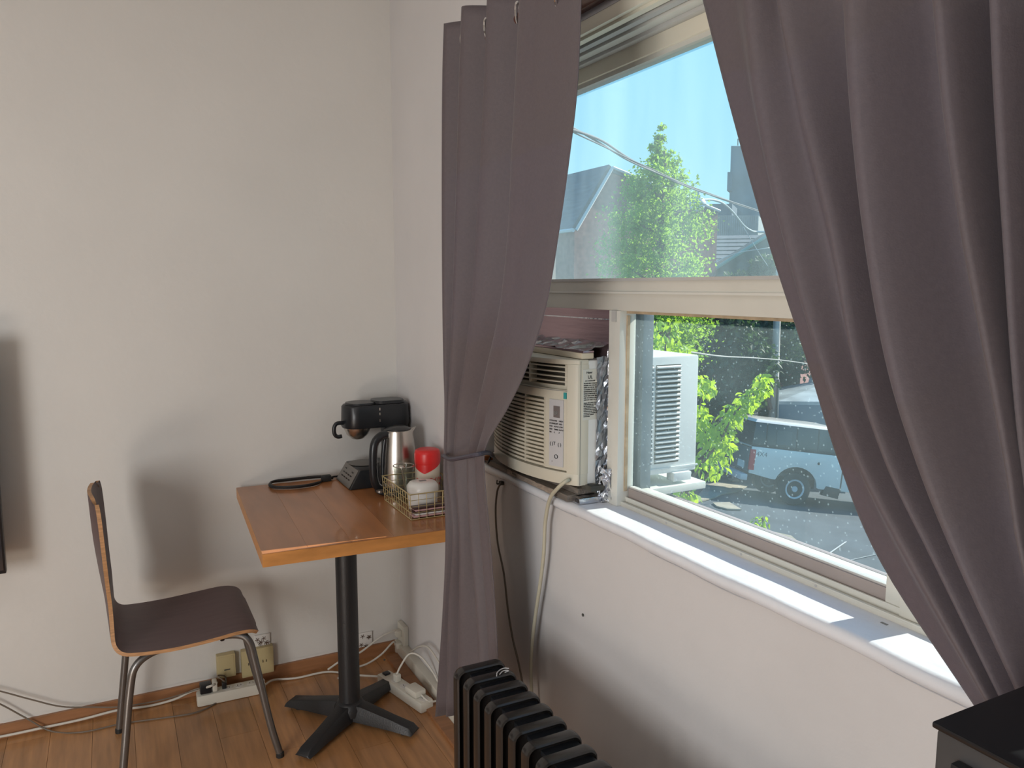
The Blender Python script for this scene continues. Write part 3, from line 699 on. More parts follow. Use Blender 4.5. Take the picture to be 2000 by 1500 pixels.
# ================================================================== coffee maker
CZ = TZ+.001
cm = thing('coffee_maker', 'black drip coffee maker with steel filter basket at the back of the table', 'coffee maker', (-.13, -.15, CZ))
cy = -.135
def stadium(x0, x1, hw_, n=10, r=None):
    r = r or hw_; pts = []
    for cx, a0, sy in ((x1-r, -90, 1),):
        for k in range(n+1): a = math.radians(-90+180*k/n); pts.append((cx+r*math.cos(a), hw_*math.sin(a)))
    for k in range(n+1): a = math.radians(90+180*k/n); pts.append((x0+r+r*math.cos(a), hw_*math.sin(a)))
    return pts
def loft(name, secs, m, par, **kw):
    N = len(secs[0]); v = [p for s_ in secs for p in s_]; f = [tuple(range(N-1, -1, -1)), tuple((len(secs)-1)*N+j for j in range(N))]
    for a in range(len(secs)-1):
        for j in range(N): f.append((a*N+j, a*N+(j+1) % N, (a+1)*N+(j+1) % N, (a+1)*N+j))
    return G().add(v, f).out(name, m, par, **kw)
def st3(x0, x1, h, z, r=.05): return [(x, cy+y, z) for x, y in stadium(x0, x1, h, r=r)]
loft('head', [st3(-.262, -.004, .062, .992), st3(-.265, .0, .064, .998), st3(-.262, -.004, .062, 1.072), st3(-.257, -.010, .058, 1.078)], M_blackp, cm, smooth=True, auto=40)
loft('lid', [st3(-.250, -.130, .052, 1.079), st3(-.248, -.132, .050, 1.0855)], M_blackp, cm, smooth=True, auto=40)
loft('reservoir_lid', [st3(-.150, -.020, .054, 1.080, .03), st3(-.147, -.025, .050, 1.0905, .03)], M_blackp, cm, smooth=True, auto=40)
G().lathe([(.006, 0), (.022, .004), (.040, .020), (.052, .045), (.053, .052), (.0, .052)], (-.205, cy, .943), 28).out('filter_basket', M_steel, cm, smooth=True, auto=50)
G().tube([(-.262, cy-.01, 1.012), (-.288, cy-.015, 1.012), (-.298, cy-.015, .995), (-.296, cy-.015, .972), (-.285, cy-.015, .962), (-.270, cy-.015, .963)], .0075, 10).out('basket_handle', M_blackp, cm, smooth=True, auto=60)
loft('tower', [st3(-.110, -.004, .058, CZ), st3(-.110, -.004, .058, .993)], M_blackp, cm, smooth=True, auto=40)
for z in (1.015, 1.04, 1.058): G().box((-.1385, cy-.0665, z), (-.1335, cy-.062, z+.010)).out('water_mark', M_steel, cm)
# slanted base with buttons
by0, by1 = -.265, -.065
bs = G().hexa([(-.275, by0, CZ), (-.02, by0, CZ), (-.02, by1, CZ), (-.275, by1, CZ), (-.235, by0+.006, CZ+.068), (-.02, by0+.006, CZ+.068), (-.02, by1-.006, CZ+.068), (-.235, by1-.006, CZ+.068)]).out('base', M_blackp, cm, bevel=.006)
pn = G().hexa([(-.2765, by0+.012, CZ+.004), (-.2755, by0+.012, CZ+.003), (-.2755, by1-.012, CZ+.003), (-.2765, by1-.012, CZ+.004), (-.2385, by0+.016, CZ+.066), (-.2360, by0+.016, CZ+.066), (-.2360, by1-.016, CZ+.066), (-.2385, by1-.016, CZ+.066)]).out('control_plate', M_steeld, cm)
for i in range(3):
    for j in range(4):
        yb = by0+.05+j*.03; zb = CZ+.022+i*.013; xb = -.2757+(zb-CZ)*.6-.001
        if i == 2 and j in (1, 2): continue
        G().box((xb-.001, yb, zb), (xb+.003, yb+.017, zb+.006)).out('button', M_blackg, pn)
G().lathe([(.055, 0), (.058, .003), (.0, .004)], (-.185, cy-.005, CZ+.068), 24).out('hot_plate', M_steeld, cm)

# kettle
kt = thing('kettle', 'brushed steel electric kettle with black handle in front of the coffee maker', 'kettle', (-.122, -.36, CZ))
K = (-.115, -.345, CZ)
G().lathe([(.0001, .026), (.069, .026), (.070, .032), (.0685, .08), (.064, .14), (.057, .19), (.052, .222), (.052, .226), (.046, .228), (.046, .222)], K, 40).out('body', M_steel, kt, smooth=True, auto=50)
G().lathe([(.046, .222), (.047, .230), (.030, .238), (.0, .240)], K, 32).out('lid', M_blackp, kt, smooth=True, auto=50)
G().lathe([(.0001, .001), (.085, .001), (.088, .006), (.085, .014), (.070, .018), (.068, .026), (.0001, .026)], K, 40).out('power_base', M_blackp, kt, smooth=True, auto=50)
sp = [(K[0]+.040, K[1]-.016, K[2]+.200), (K[0]+.040, K[1]+.016, K[2]+.200), (K[0]+.040, K[1]+.018, K[2]+.228), (K[0]+.040, K[1]-.018, K[2]+.228), (K[0]+.068, K[1]-.003, K[2]+.232), (K[0]+.068, K[1]+.003, K[2]+.232), (K[0]+.050, K[1]+.0, K[2]+.198), (K[0]+.040, K[1]+.018, K[2]+.228)]
G().add(sp[:7], [(0, 1, 2, 3), (0, 3, 4), (2, 1, 5), (3, 2, 5, 4), (0, 4, 6), (1, 6, 5), (4, 5, 6), (0, 6, 1)]).out('spout', M_steel, kt)
hd2 = [(K[0]-.046, K[1]-.012, K[2]+.214), (K[0]-.075, K[1]-.022, K[2]+.210), (K[0]-.098, K[1]-.028, K[2]+.185), (K[0]-.104, K[1]-.030, K[2]+.12), (K[0]-.100, K[1]-.029, K[2]+.055), (K[0]-.082, K[1]-.022, K[2]+.028), (K[0]-.060, K[1]-.014, K[2]+.030)]
G().tube(hd2, .0155, 12).out('handle', M_blackp, kt, smooth=True, auto=60)
G().tube([(K[0]-.052, K[1]-.014, K[2]+.215), (K[0]-.063, K[1]-.017, K[2]+.13), (K[0]-.066, K[1]-.018, K[2]+.035)], .0095, 10).out('handle_rib', M_blackp, kt, smooth=True, auto=60)
G().lathe([(.0001, 0), (.014, 0), (.014, .008), (.0001, .010)], (K[0]-.088, K[1]-.055, CZ+.018), 16).out('switch', M_steeld, kt)

# creamer canister
cn = thing('creamer_canister', 'white coffee creamer canister with red lid standing in the wire basket', 'canister', (-.032, -.43, CZ))
C0 = (-.060, -.492, CZ+.004)
G().lathe([(.0001, 0), (.043, 0), (.0435, .004), (.0425, .05), (.0435, .112), (.0435, .128), (.0001, .128)], C0, 36).out('body', M_clabel, cn, smooth=True, auto=50)
G().lathe([(.0445, .124), (.0455, .128), (.0455, .158), (.042, .170), (.034, .174), (.0001, .173)], C0, 36).out('lid', M_red, cn, smooth=True, auto=50)
g = G(); A = math.atan2(CAM[1]-C0[1], CAM[0]-C0[0]); n = 28; Pt = [[], []]
for i in range(n+1):
    a = A+(-1.5+3.0*i/n); q = (i/n-.42)*2.0
    zb = .093+.030*min(1, abs(q))
    for z, L_ in ((.127, 0), (zb+.0, 1)): Pt[L_].append((C0[0]+.0441*math.cos(a), C0[1]+.0441*math.sin(a), C0[2]+z))
g.grid(Pt).out('red_label', M_red, cn)
def around(c, r, ang, z, s_, size, m, par, **kw):
    for i, chh in enumerate(s_):
        a = ang+i*size*.62/r; p = Vector((c[0]+r*math.cos(a), c[1]+r*math.sin(a), c[2]+z)); text(chh, size, m, par, p, (-math.sin(a), math.cos(a), 0), (0, 0, 1), **kw)
around(C0, .0449, A+.10, .066, 'Coffee', .019, M_red, cn); around(C0, .0449, A+.3, .050, 'mate', .018, M_red, cn); around(C0, .0449, A-1.05, .065, 'Cof', .018, M_red, cn); around(C0, .0449, A-1.0, .050, 'mate', .015, M_red, cn)
a = A+.05
G().lathe([(.0001, 0), (.011, 0), (.011, .0015), (.0001, .002)], (0, 0, 0), 16).out('seal', M_red, cn)
sl = bpy.data.objects['seal']; sl.location = Vector((C0[0]+.0435*math.cos(a), C0[1]+.0435*math.sin(a), C0[2]+.028))-cn.location; sl.rotation_euler = Vector((math.cos(a), math.sin(a), 0)).to_track_quat('Z', 'Y').to_euler()
a = A-.35; G().box((-.005, -.001, -.008), (.005, .001, .008)).out('lid_mark', M_white, cn)
o = bpy.data.objects['lid_mark']; o.location = Vector((C0[0]+.0457*math.cos(a), C0[1]+.0457*math.sin(a), C0[2]+.135))-cn.location; o.rotation_euler = (0, 0, a+PI/2)

# wire basket with its contents
wb = thing('wire_basket', 'rectangular brass wire basket at the front right of the table', 'basket', (-.12, -.59, CZ))
bx0, bx1, by0, by1 = -.208, -.012, -.722, -.440; bh = .086
def rr(z, s=0): return [(bx0+s, by0+s, z), (bx1-s, by0+s, z), (bx1-s, by1-s, z), (bx0+s, by1-s, z), (bx0+s, by0+s, z)]
g = G()
for z, r, s in ((CZ+.002, .0018, .006), (CZ+bh, .0022, 0)):
    q = rr(z, s)
    for a, b_ in zip(q[:-1], q[1:]): g.tube([a, b_], r, 6, smooth=False)
g.out('rim', M_gold, wb)
g = G()
for z in (CZ+.024, CZ+.045, CZ+.066):
    q = rr(z, .006*(1-(z-CZ)/bh))
    for a, b_ in zip(q[:-1], q[1:]): g.tube([a, b_], .0010, 5, smooth=False)
g.out('side_wire', M_gold, wb)
def wirev(name, a, b_): G().tube([a, b_], .0011, 5, smooth=False).out(name, M_gold, wb)
nx, ny = 7, 12
for i in range(nx+1):
    x = bx0+(bx1-bx0)*i/nx; xi = bx0+.006+(bx1-bx0-.012)*i/nx
    for y, yi in ((by0, by0+.006), (by1, by1-.006)): wirev('upright_wire', (xi, yi, CZ+.002), (x, y, CZ+bh))
    wirev('bottom_wire', (xi, by0+.006, CZ+.002), (xi, by1-.006, CZ+.002))
for i in range(1, ny):
    y = by0+(by1-by0)*i/ny
    for x, xi in ((bx0, bx0+.006), (bx1, bx1-.006)): wirev('upright_wire', (xi, y, CZ+.002), (x, y, CZ+bh))
jr = thing('sugar_jar', 'squat white lidded jar standing in the wire basket', 'jar', (-.125, -.60, CZ+.003))
J = (-.124, -.612, CZ+.004)
G().lathe([(.0001, 0), (.044, 0), (.048, .006), (.050, .05), (.049, .062), (.0001, .062)], J, 36).out('body', M_white, jr, smooth=True, auto=50)
G().lathe([(.0515, .060), (.053, .064), (.052, .080), (.044, .090), (.020, .094), (.0001, .093)], J, 36).out('lid', M_white, jr, smooth=True, auto=50)
G().box((J[0]-.012, J[1]-.006, J[2]+.0915), (J[0]+.012, J[1]+.006, J[2]+.0955)).out('lid_slot', M_greyink, jr, bevel=.001)
gl = thing('glass_jar', 'clear glass jar with a steel spoon at the back of the wire basket', 'jar', (-.155, -.505, CZ+.003))
Jg = (-.150, -.500, CZ+.004)
G().lathe([(.0001, 0), (.030, 0), (.033, .004), (.033, .095), (.036, .122), (.037, .125), (.0345, .125), (.0315, .095), (.0315, .006), (.0001, .004)], Jg, 28).out('glass', M_jar, gl, smooth=True, auto=50)
G().torus((Jg[0], Jg[1], Jg[2]+.125), .0355, .0016, (0, 0, 1)).out('rim', M_steel, gl, smooth=True)
spn = thing('steel_spoon', 'steel spoon leaning in the clear glass jar', 'spoon', (Jg[0], Jg[1], Jg[2]+.01))
G().tube([(Jg[0]+.010, Jg[1], Jg[2]+.008), (Jg[0]-.004, Jg[1]-.004, Jg[2]+.09), (Jg[0]-.010, Jg[1]-.005, Jg[2]+.118)], .0028, 8).out('shaft', M_steel, spn, smooth=True)
o = G().lathe([(.0001, -.004), (.008, -.003), (.012, 0), (.008, .002), (.0001, .003)], (Jg[0]-.010, Jg[1]-.005, Jg[2]+.124), 14).out('bowl', M_steel, spn, smooth=True)
for i in range(5):
    z = CZ+.006+i*.0065; x0 = -.192+.006*(i % 2); m_ = (M_pink, M_white, M_pack, M_pink, M_pack)[i]
    o = G().box((x0, -.712, z), (-.062-.004*i, -.668-.002*i, z+.0055)).out('sugar_packet', m_, None, bevel=.0015)
    o.name = 'sugar_packet'; tag(o, ('pale pink packet lying lowest in the wire basket', 'white packet second from the bottom of the wire basket', 'dark packet third from the bottom of the wire basket', 'pink packet fourth from the bottom of the wire basket', 'dark packet on top of the packets in the wire basket')[i], 'packet', 'packets in the wire basket')
# looped black cord on the table
cd_ = thing('coiled_cord', 'black power cord looped on the back of the table', 'cord', (-.42, -.09, CZ))
lp = [(650, 934), (630, 932), (600, 930), (560, 932), (533, 938), (526, 946), (533, 952), (560, 953), (595, 950), (622, 944), (632, 934)]
pp = []
for i, (u, v) in enumerate(lp):
    p = PZ(u, v, CZ+.005); p[1] = min(p[1], -.025); pp.append(p)
G().tube(pp, .0038, 8).out('cord', M_rub, cd_, smooth=True)
pp2 = [p+np.array([.002, -.008, .006]) for p in pp[1:-1]]
G().tube(pp2, .0038, 8).out('cord', M_rub, cd_, smooth=True)
p = PZ(636, 934, CZ+.012); p[1] = min(p[1], -.04); G().box((p[0]-.016, p[1]-.012, CZ), (p[0]+.020, p[1]+.012, CZ+.024)).out('plug', M_rub, cd_, bevel=.004)
q = PZ(668, 929, CZ+.005); q[1] = min(q[1], -.03); G().tube([p+np.array([.018, 0, 0]), (p+q)/2+np.array([0, .004, .0]), (q[0]+.01, -.05, CZ+.005)], .0036, 8).out('cord', M_rub, cd_, smooth=True)

# ================================================================== outlets and power strips
def wallbox(name, lab, u0, v0, u1, v1, depth, m, cat='outlet', group=None):
    a = PY(u0, v0, -.001); b_ = PY(u1, v1, -.001); o = thing(name, lab, cat, (a[0], 0, b_[2]), group)
    z1, z0 = a[2], b_[2]; G().box((a[0], -depth, z0), (b_[0], -.0005, z1)).out('box', m, o, bevel=.003); return o, a[0], b_[0], z0, z1
o1, x0, x1, z0, z1 = wallbox('wall_box', 'small square cream cover box low on the wall behind the chair', 421, 1277, 459, 1313, .03, M_cream)
G().box((x0+.006, -.0315, z0+.006), (x1-.006, -.029, z1-.006)).out('cover', M_cream, o1, bevel=.001); G().box((x0+.025, -.0325, z0+.03), (x1-.02, -.031, z0+.034)).out('slot', M_caulk, o1)
o2, x0, x1, z0, z1 = wallbox('wall_outlet', 'wide cream outlet box low on the wall behind the chair front leg', 469, 1268, 533, 1306, .028, M_cream)
for x in (x0+.03, x1-.035):
    rc = G().lathe([(.0001, 0), (.016, 0), (.016, .002), (.0001, .0022)], (0, 0, 0), 20, 'y').out('receptacle', M_cream, o2); rc.location = Vector((x, -.0305, (z0+z1)/2))-o2.location
    for dx in (-.006, .006): G().box((x+dx-.001, -.0315, (z0+z1)/2-.005), (x+dx+.001, -.0305, (z0+z1)/2+.005)).out('slot', M_ink, o2)
def floral(lab, u0, v0, u1, v1, sd):
    o, x0, x1, z0, z1 = wallbox('cover_plate', lab, u0, v0, u1, v1, .008, M_white, 'cover plate'); rnd = random.Random(sd); g = G()
    for i in range(9):
        cx = rnd.uniform(x0+.01, x1-.01); cz = rnd.uniform(z0+.01, z1-.01)
        for k in range(5):
            a = k*2*PI/5+i; g.tube([(cx, -.0085, cz), (cx+.005*math.cos(a), -.0088, cz+.005*math.sin(a)), (cx+.009*math.cos(a+.4), -.0085, cz+.009*math.sin(a+.4))], .0013, 4)
    stuff(g.out('flower_print', mat('brown_print', (.10, .06, .04), .6), o))
floral('white outlet cover with brown floral print above the wide cream outlet', 496, 1241, 528, 1268, 3)
floral('white outlet cover with brown floral print right of the table column', 698, 1237, 727, 1270, 4)
co = thing('corner_outlet', 'white outlet box low in the room corner with two plugs', 'outlet', (-.02, -.05, .03))
G().box((-.022, -.095, .02), (-.001, -.016, .135)).out('box', M_strip, co, bevel=.003)
for z in (.05, .10): G().box((-.045, -.075, z-.012), (-.022, -.045, z+.014)).out('plug', M_strip, co, bevel=.004)
def strip(lab, a, b_, w, h, sock, group=None):
    a = Vector(a); b_ = Vector(b_); L = (b_-a).length; d = (b_-a).normalized(); o = thing('power_strip', lab, 'power strip', tuple((a+b_)/2), 'power strips on the floor')
    ang = math.atan2(d.y, d.x); M_ = Matrix.Translation(a) @ Matrix.Rotation(ang, 4, 'Z')
    G().box((0, -w/2, .001), (L, w/2, h), M_).out('body', M_strip, o, bevel=.006)
    for s_ in sock:
        c = M_ @ Vector((s_*L, 0, h)); G().lathe([(.0001, 0), (.017, 0), (.017, .0012), (.0001, .0014)], (c.x, c.y, h-.0004), 18).out('socket', M_white, o)
        for q in (-.006, .006):
            c2 = M_ @ Vector((s_*L+q, 0, h)); G().box((c2.x-.001, c2.y-.004, h+.0009), (c2.x+.001, c2.y+.004, h+.0015)).out('slot', M_ink, o)
    return o, M_, L
s1, MS1, L1_ = strip('white power strip on the floor along the wall behind the chair', (-.815, -.085, 0), (-.575, -.092, 0), .05, .042, (.45, .62, .80, .93))
def boxM(M_, a, b_, name, m, par, **k): return G().box(a, b_, M_).out(name, m, par, **k)
pg = thing('plug_adapter', 'black plug adapter in the left end of the long power strip', 'plug', tuple(MS1 @ Vector((.03, 0, .043))))
boxM(MS1, (.012, -.02, .044), (.052, .018, .078), 'adapter', M_blackp, pg, bevel=.005); boxM(MS1, (.054, -.018, .044), (.072, .018, .082), 'white_plug', M_strip, pg, bevel=.006)
pg2 = thing('black_plug', 'small black plug standing beside the plug adapter', 'plug', tuple(MS1 @ Vector((.1, 0, .043))))
boxM(MS1, (.088, -.010, .044), (.104, .010, .068), 'plug_body', M_blackp, pg2, bevel=.003)
s2, MS2, L2_ = strip('white power strip on the floor near the corner behind the table base', (-.155, -.232, 0), (-.082, -.515, 0), .055, .040, (.30, .5, .66, .8, .92))
boxM(MS2, (.012, -.012, .039), (.035, .012, .047), 'switch', M_blackp, s2, bevel=.002)
ad = thing('white_adapter', 'chunky white adapter on the end of the corner power strip', 'plug', tuple(MS2 @ Vector((.22, 0, .041))))
boxM(MS2, (.185, -.025, .0415), (.255, .022, .066), 'adapter', M_strip, ad, bevel=.006)
up_plug = thing('upright_plug', 'white plug upright in the corner power strip with an arched cord', 'plug', tuple(MS2 @ Vector((.10, 0, .041))))
boxM(MS2, (.085, -.011, .0415), (.110, .011, .070), 'plug_body', M_strip, up_plug, bevel=.004)
q0 = MS2 @ Vector((.097, 0, .068))
G().tube([tuple(q0), PY(783, 1300, q0.y-.0), PY(800, 1277, q0.y), PY(822, 1283, q0.y-.03), PY(845, 1312, q0.y-.08), PY(862, 1345, q0.y-.13)], .0038, 8).out('cord', M_cordw, up_plug, smooth=True)
def cord(name, lab, pts, r, m):
    o = G().tube(pts, r, 8).out(name, m, None, smooth=True); return tag(o, lab, 'cord')
def fz(u, v, z=.006):
    p = PZ(u, v, z); return PY(u, v, -.025) if p[1] > -.025 else p
cord('power_cable', 'white cord running left along the floor from the plug adapter', [tuple(MS1 @ Vector((.072, -.0, .07))), tuple(MS1 @ Vector((.045, -.028, .075))), fz(375, 1350, .03), fz(340, 1366), fz(290, 1379), fz(230, 1387), fz(160, 1405), fz(90, 1420), fz(0, 1439), fz(-120, 1460)], .0045, M_cordw)
cord('power_cable', 'thin dark cord crossing the floor to the left below the white cord', [tuple(MS1 @ Vector((.10, -.0, .066))), fz(425, 1320, .09), fz(440, 1322, .06), fz(440, 1350, .02), fz(420, 1374, .004), fz(380, 1392, .004), fz(320, 1402, .004), fz(240, 1413, .004), fz(160, 1430, .004), fz(100, 1428, .004), fz(50, 1402, .004), fz(0, 1375, .004), fz(-60, 1350, .004)], .0026, M_cordb)
pA = lambda u, v, y=-.03: PY(u, v, y)
cord('power_cable', 'thin dark cord drooping in front of the baseboard from the left edge', [pA(-60, 1338), pA(0, 1350), pA(60, 1366), pA(120, 1380), pA(180, 1381), pA(240, 1380, -.045), pA(320, 1366, -.055), pA(380, 1348, -.06), tuple(MS1 @ Vector((.014, 0, .06)))], .0026, M_cordb)
cord('power_cable', 'white cord on the floor linking the two power strips past the table column', [tuple(MS1 @ Vector((L1_-.004, 0, .02))), fz(535, 1328, .012), fz(580, 1324), fz(640, 1312), fz(690, 1318), tuple(MS2 @ Vector((.002, 0, .02)))], .0042, M_cordw)
cord('power_cable', 'upper white cord drooping from the corner outlet behind the table column', [(-.045, -.06, .10), PY(770, 1232, -.06), PY(745, 1243, -.07), PY(720, 1262, -.08), PY(700, 1276, -.09), PY(670, 1288, -.09), PY(640, 1308, -.09)], .004, M_cordw)
cord('power_cable', 'lower white cord drooping from the corner outlet to the table base', [(-.045, -.06, .05), PY(768, 1254, -.07), PY(745, 1278, -.09), PY(718, 1296, -.10), PY(690, 1306, -.11), fz(660, 1325)], .004, M_cordw)
cord('power_cable', 'short white cord leaving the corner power strip under the curtain', [tuple(MS2 @ Vector((.255, 0, .05))), tuple(MS2 @ Vector((.29, .01, .035))), fz(862, 1368, .02), fz(900, 1372, .01)], .004, M_cordw)
cord('power_cable', 'white cord arching low against the window wall behind the curtain', [(-.02, -.16, .06), PX(822, 1262, -.03), PX(838, 1266, -.03), PX(856, 1292, -.03), PX(880, 1330, -.03)], .0035, M_cordw)
# cords under the air conditioner
ac_c = cord('power_cable', 'thick cream cord hanging from under the air conditioner to the radiator', [(.01, -1.325, AZ0-.004), PX(1108, 938, -.02), PX(1090, 953, -.035), PX(1074, 975, -.035), PX(1065, 1020, -.03), PX(1062, 1080, -.03), PX(1055, 1140, -.03), PX(1046, 1200, -.03), PX(1039, 1260, -.03), PX(1037, 1310, -.03), PX(1040, 1380, -.03), PX(1048, 1480, -.03)], .0052, M_cordc)
cb = thing('cable_clip', 'thin brown cable hanging from a small dark hook below the sill', 'cable', tuple(PX(978, 943, -.01)))
G().tube([PX(978, 944, -.012), PX(971, 960, -.014), PX(968, 1000, -.02), PX(972, 1060, -.02), PX(984, 1120, -.02), PX(992, 1190, -.02), PX(1002, 1250, -.02), PX(1014, 1300, -.02), PX(1022, 1350, -.02), PX(1026, 1420, -.02)], .0030, 8).out('cable', M_cordb, cb, smooth=True)
p = PX(978, 943, -.006); G().box((p[0]-.004, p[1]-.010, p[2]-.005), (p[0]+.006, p[1]+.006, p[2]+.005)).tube([p, p+np.array([-.012, 0, -.002]), p+np.array([-.012, 0, .01])], .002, 6).out('hook', M_caulk, cb)
nl = G().lathe([(.0001, -.003), (.004, -.002), (.004, 0)], (0, 0, 0), 10, 'x').out('nail', M_caulk, wr); nl.location = PX(1139, 1201, -.0005)

# ================================================================== outdoors
TQ = (13.103, 11.502, -3.884)
def eul(y, p, r):
    return (Matrix.Rotation(y, 3, 'Z') @ Matrix.Rotation(p, 3, 'Y') @ Matrix.Rotation(r, 3, 'X'))
TR = eul(math.radians(-23.671), math.radians(7.167), math.radians(-3.994))
def gz(x, y):   # ground height: the street drops gently to the right
    n_ = TR @ Vector((0, 0, 1)); return TQ[2]-(n_.x*(x-TQ[0])+n_.y*(y-TQ[1]))/n_.z
def gp(u, v, dz=0):
    r = ray(u, v); n_ = np.array(TR @ Vector((0, 0, 1))); t = n_.dot(np.array(TQ)-CAM)/n_.dot(r); q = CAM+r*t; q[2] += dz; return q
g = G(); R_ = 90
v = [(.3, -40, gz(.3, -40)), (R_, -40, gz(R_, -40)), (R_, R_, gz(R_, R_)), (.3, R_, gz(.3, R_))]
gr = g.add([*v, *[(a, b_, c-.3) for a, b_, c in v]], [(0, 1, 2, 3), (7, 6, 5, 4), (0, 4, 5, 1), (1, 5, 6, 2), (2, 6, 7, 3), (3, 7, 4, 0)]).out('street_ground', M_road); struct(gr, 'dark blue grey asphalt of the street below the window', 'street')
def slab(lab, px, name='sun_patch', m=M_sunlit):  # thin pale shapes painted as patches of sunlight on the asphalt
    p = [tuple(gp(u, v_, .015)) for u, v_ in px]; return struct(G().prism(p, (0, 0, .03)).out(name, m), lab, 'sun patch')
slab('pale sunlight strip on the street left of the parked truck', [(1352, 985), (1380, 950), (1400, 944), (1440, 948), (1462, 951), (1440, 962), (1408, 968), (1395, 975), (1360, 983)])
slab('small pale sunlight patch in the middle of the street', [(1392, 985), (1425, 984), (1448, 998), (1420, 997), (1400, 992)])
slab('narrow pale sunlight strip near the parked truck bumper', [(1422, 937), (1438, 937), (1445, 941), (1430, 942)])
slab('pale sunlight patch at the bottom of the sliding sash', [(1500, 1040), (1545, 1050), (1555, 1058), (1530, 1060), (1490, 1046)])
for i, (a, b_) in enumerate((((1640, 1100), (1720, 1082)), ((1600, 1095), (1650, 1060)))):
    p0, p1 = gp(*a, .012), gp(*b_, .012); d = np.array([.06, .0, 0])
    struct(G().prism([tuple(p0), tuple(p0+d), tuple(p1+d), tuple(p1)], (0, 0, .01)).out('road_marking', M_trimw), ('white painted line near the right curtain edge', 'fainter painted line left of the white road line')[i], 'road marking')

# pickup truck
tk = thing('pickup_truck', 'white pickup truck with dark glazed canopy parked on the street', 'truck', TQ, rot=TR.to_euler())
def tp(name, prof, y0, y1, m, par=tk, **k): return G().prism([(x, y0, z) for x, z in prof], (0, y1-y0, 0)).out(name, m, par, **k)
arch = [(1.25+.55*math.cos(a), .48+.52*math.sin(a)) for a in np.linspace(PI, 0, 14)]
side = [(0, .75), (.0, 1.40), (2.45, 1.40), (2.45, .50)] + [(x, z) for x, z in reversed([(p[0], p[1]) for p in arch])][::1] + [(.55, .60)]
side = [(0, .72), (0, 1.40), (2.42, 1.40), (2.42, .50), (1.86, .50)] + [(1.25+.56*math.cos(a), .50+.50*math.sin(a)) for a in np.linspace(.05, PI-.25, 14)] + [(.62, .62)]
tp('bed_side', side, 0, .07, M_truck, bevel=.012); tp('bed_side', side, 1.86, 1.93, M_truck)
tp('bed_floor', [(0, .72), (2.42, .72), (2.42, .80), (0, .80)], .07, 1.86, M_black)
tp('wheel_housing', [(.62, .45), (1.88, .45), (1.88, 1.06), (.62, 1.06)], .30, .50, M_black)
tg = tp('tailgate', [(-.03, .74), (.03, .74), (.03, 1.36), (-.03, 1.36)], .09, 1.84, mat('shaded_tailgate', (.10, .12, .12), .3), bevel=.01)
G().box((-.05, .07, 1.385), (.06, 1.86, 1.415)).out('tailgate_cap', mat('tan_cap', (.42, .38, .32), .5), tk, bevel=.008)
G().box((-.045, .30, .80), (-.032, .75, .98)).out('number_plate', M_truck, tg)
G().box((-.022, -.006, .80), (.11, .085, 1.33)).out('tail_light', M_tail, tk, bevel=.012)
G().box((-.022, 1.845, .80), (.11, 1.936, 1.33)).out('tail_light', M_tail, tk, bevel=.012)
G().box((-.20, .02, .52), (-.02, 1.91, .68)).out('rear_bumper', M_rim, tk, bevel=.02)
# cab
cabp = [(2.45, .50), (2.45, 1.42), (2.50, 1.98), (2.70, 2.05), (3.9, 2.05), (4.4, 1.45), (5.9, 1.38), (6.0, 1.1), (6.0, .55), (5.55, .5), (5.4, .85), (5.1, 1.0), (4.8, .85), (4.65, .5)]
tp('cab', cabp, .0, 1.93, M_truck, bevel=.02)
tp('cab_window', [(2.62, 1.45), (2.66, 1.92), (3.85, 1.92), (4.20, 1.45)], -.008, .01, M_tglass)
G().box((2.425, -.004, .50), (2.448, .05, 1.42)).out('door_seam', M_caulk, tk)
tp('running_board', [(1.95, .36), (2.40, .30), (2.44, .56), (2.05, .60)], -.02, .10, M_blackp, bevel=.01)
G().box((2.62, -.03, 1.12), (2.80, .0, 1.16)).out('door_handle', M_blackp, tk)
G().lathe([(.0001, -.012), (.035, -.010), (.035, 0)], (1.78, .0, 1.15), 12, 'y').out('fuel_cap_mark', M_blackp, tk)
text('4X4', .17, M_greyink, tk, (.12, -.004, 1.17), (1, 0, 0), (0, 0, 1), name='side_badge')
for x in (1.25, 5.1):
    for yw in (.02, 1.66):
        wh = G().lathe([(.23, .0), (.40, .0), (.43, .04), (.43, .20), (.40, .25), (.23, .25)], (x, yw, .43), 32, 'y').out('tyre', M_rub, tk, smooth=True, auto=50)
        G().lathe([(.0001, -.01), (.07, -.012), (.085, .01), (.19, .02), (.21, -.005), (.250, -.012), (.255, .05)], (x, yw, .43), 28, 'y').out('rim', M_rim, wh, smooth=True, auto=30)
        for k in range(6):
            a = k*PI/3; G().box((x+.13*math.cos(a)-.022, yw+.004, .43+.13*math.sin(a)-.022), (x+.13*math.cos(a)+.022, yw+.03, .43+.13*math.sin(a)+.022)).out('spoke_gap', M_caulk, wh)
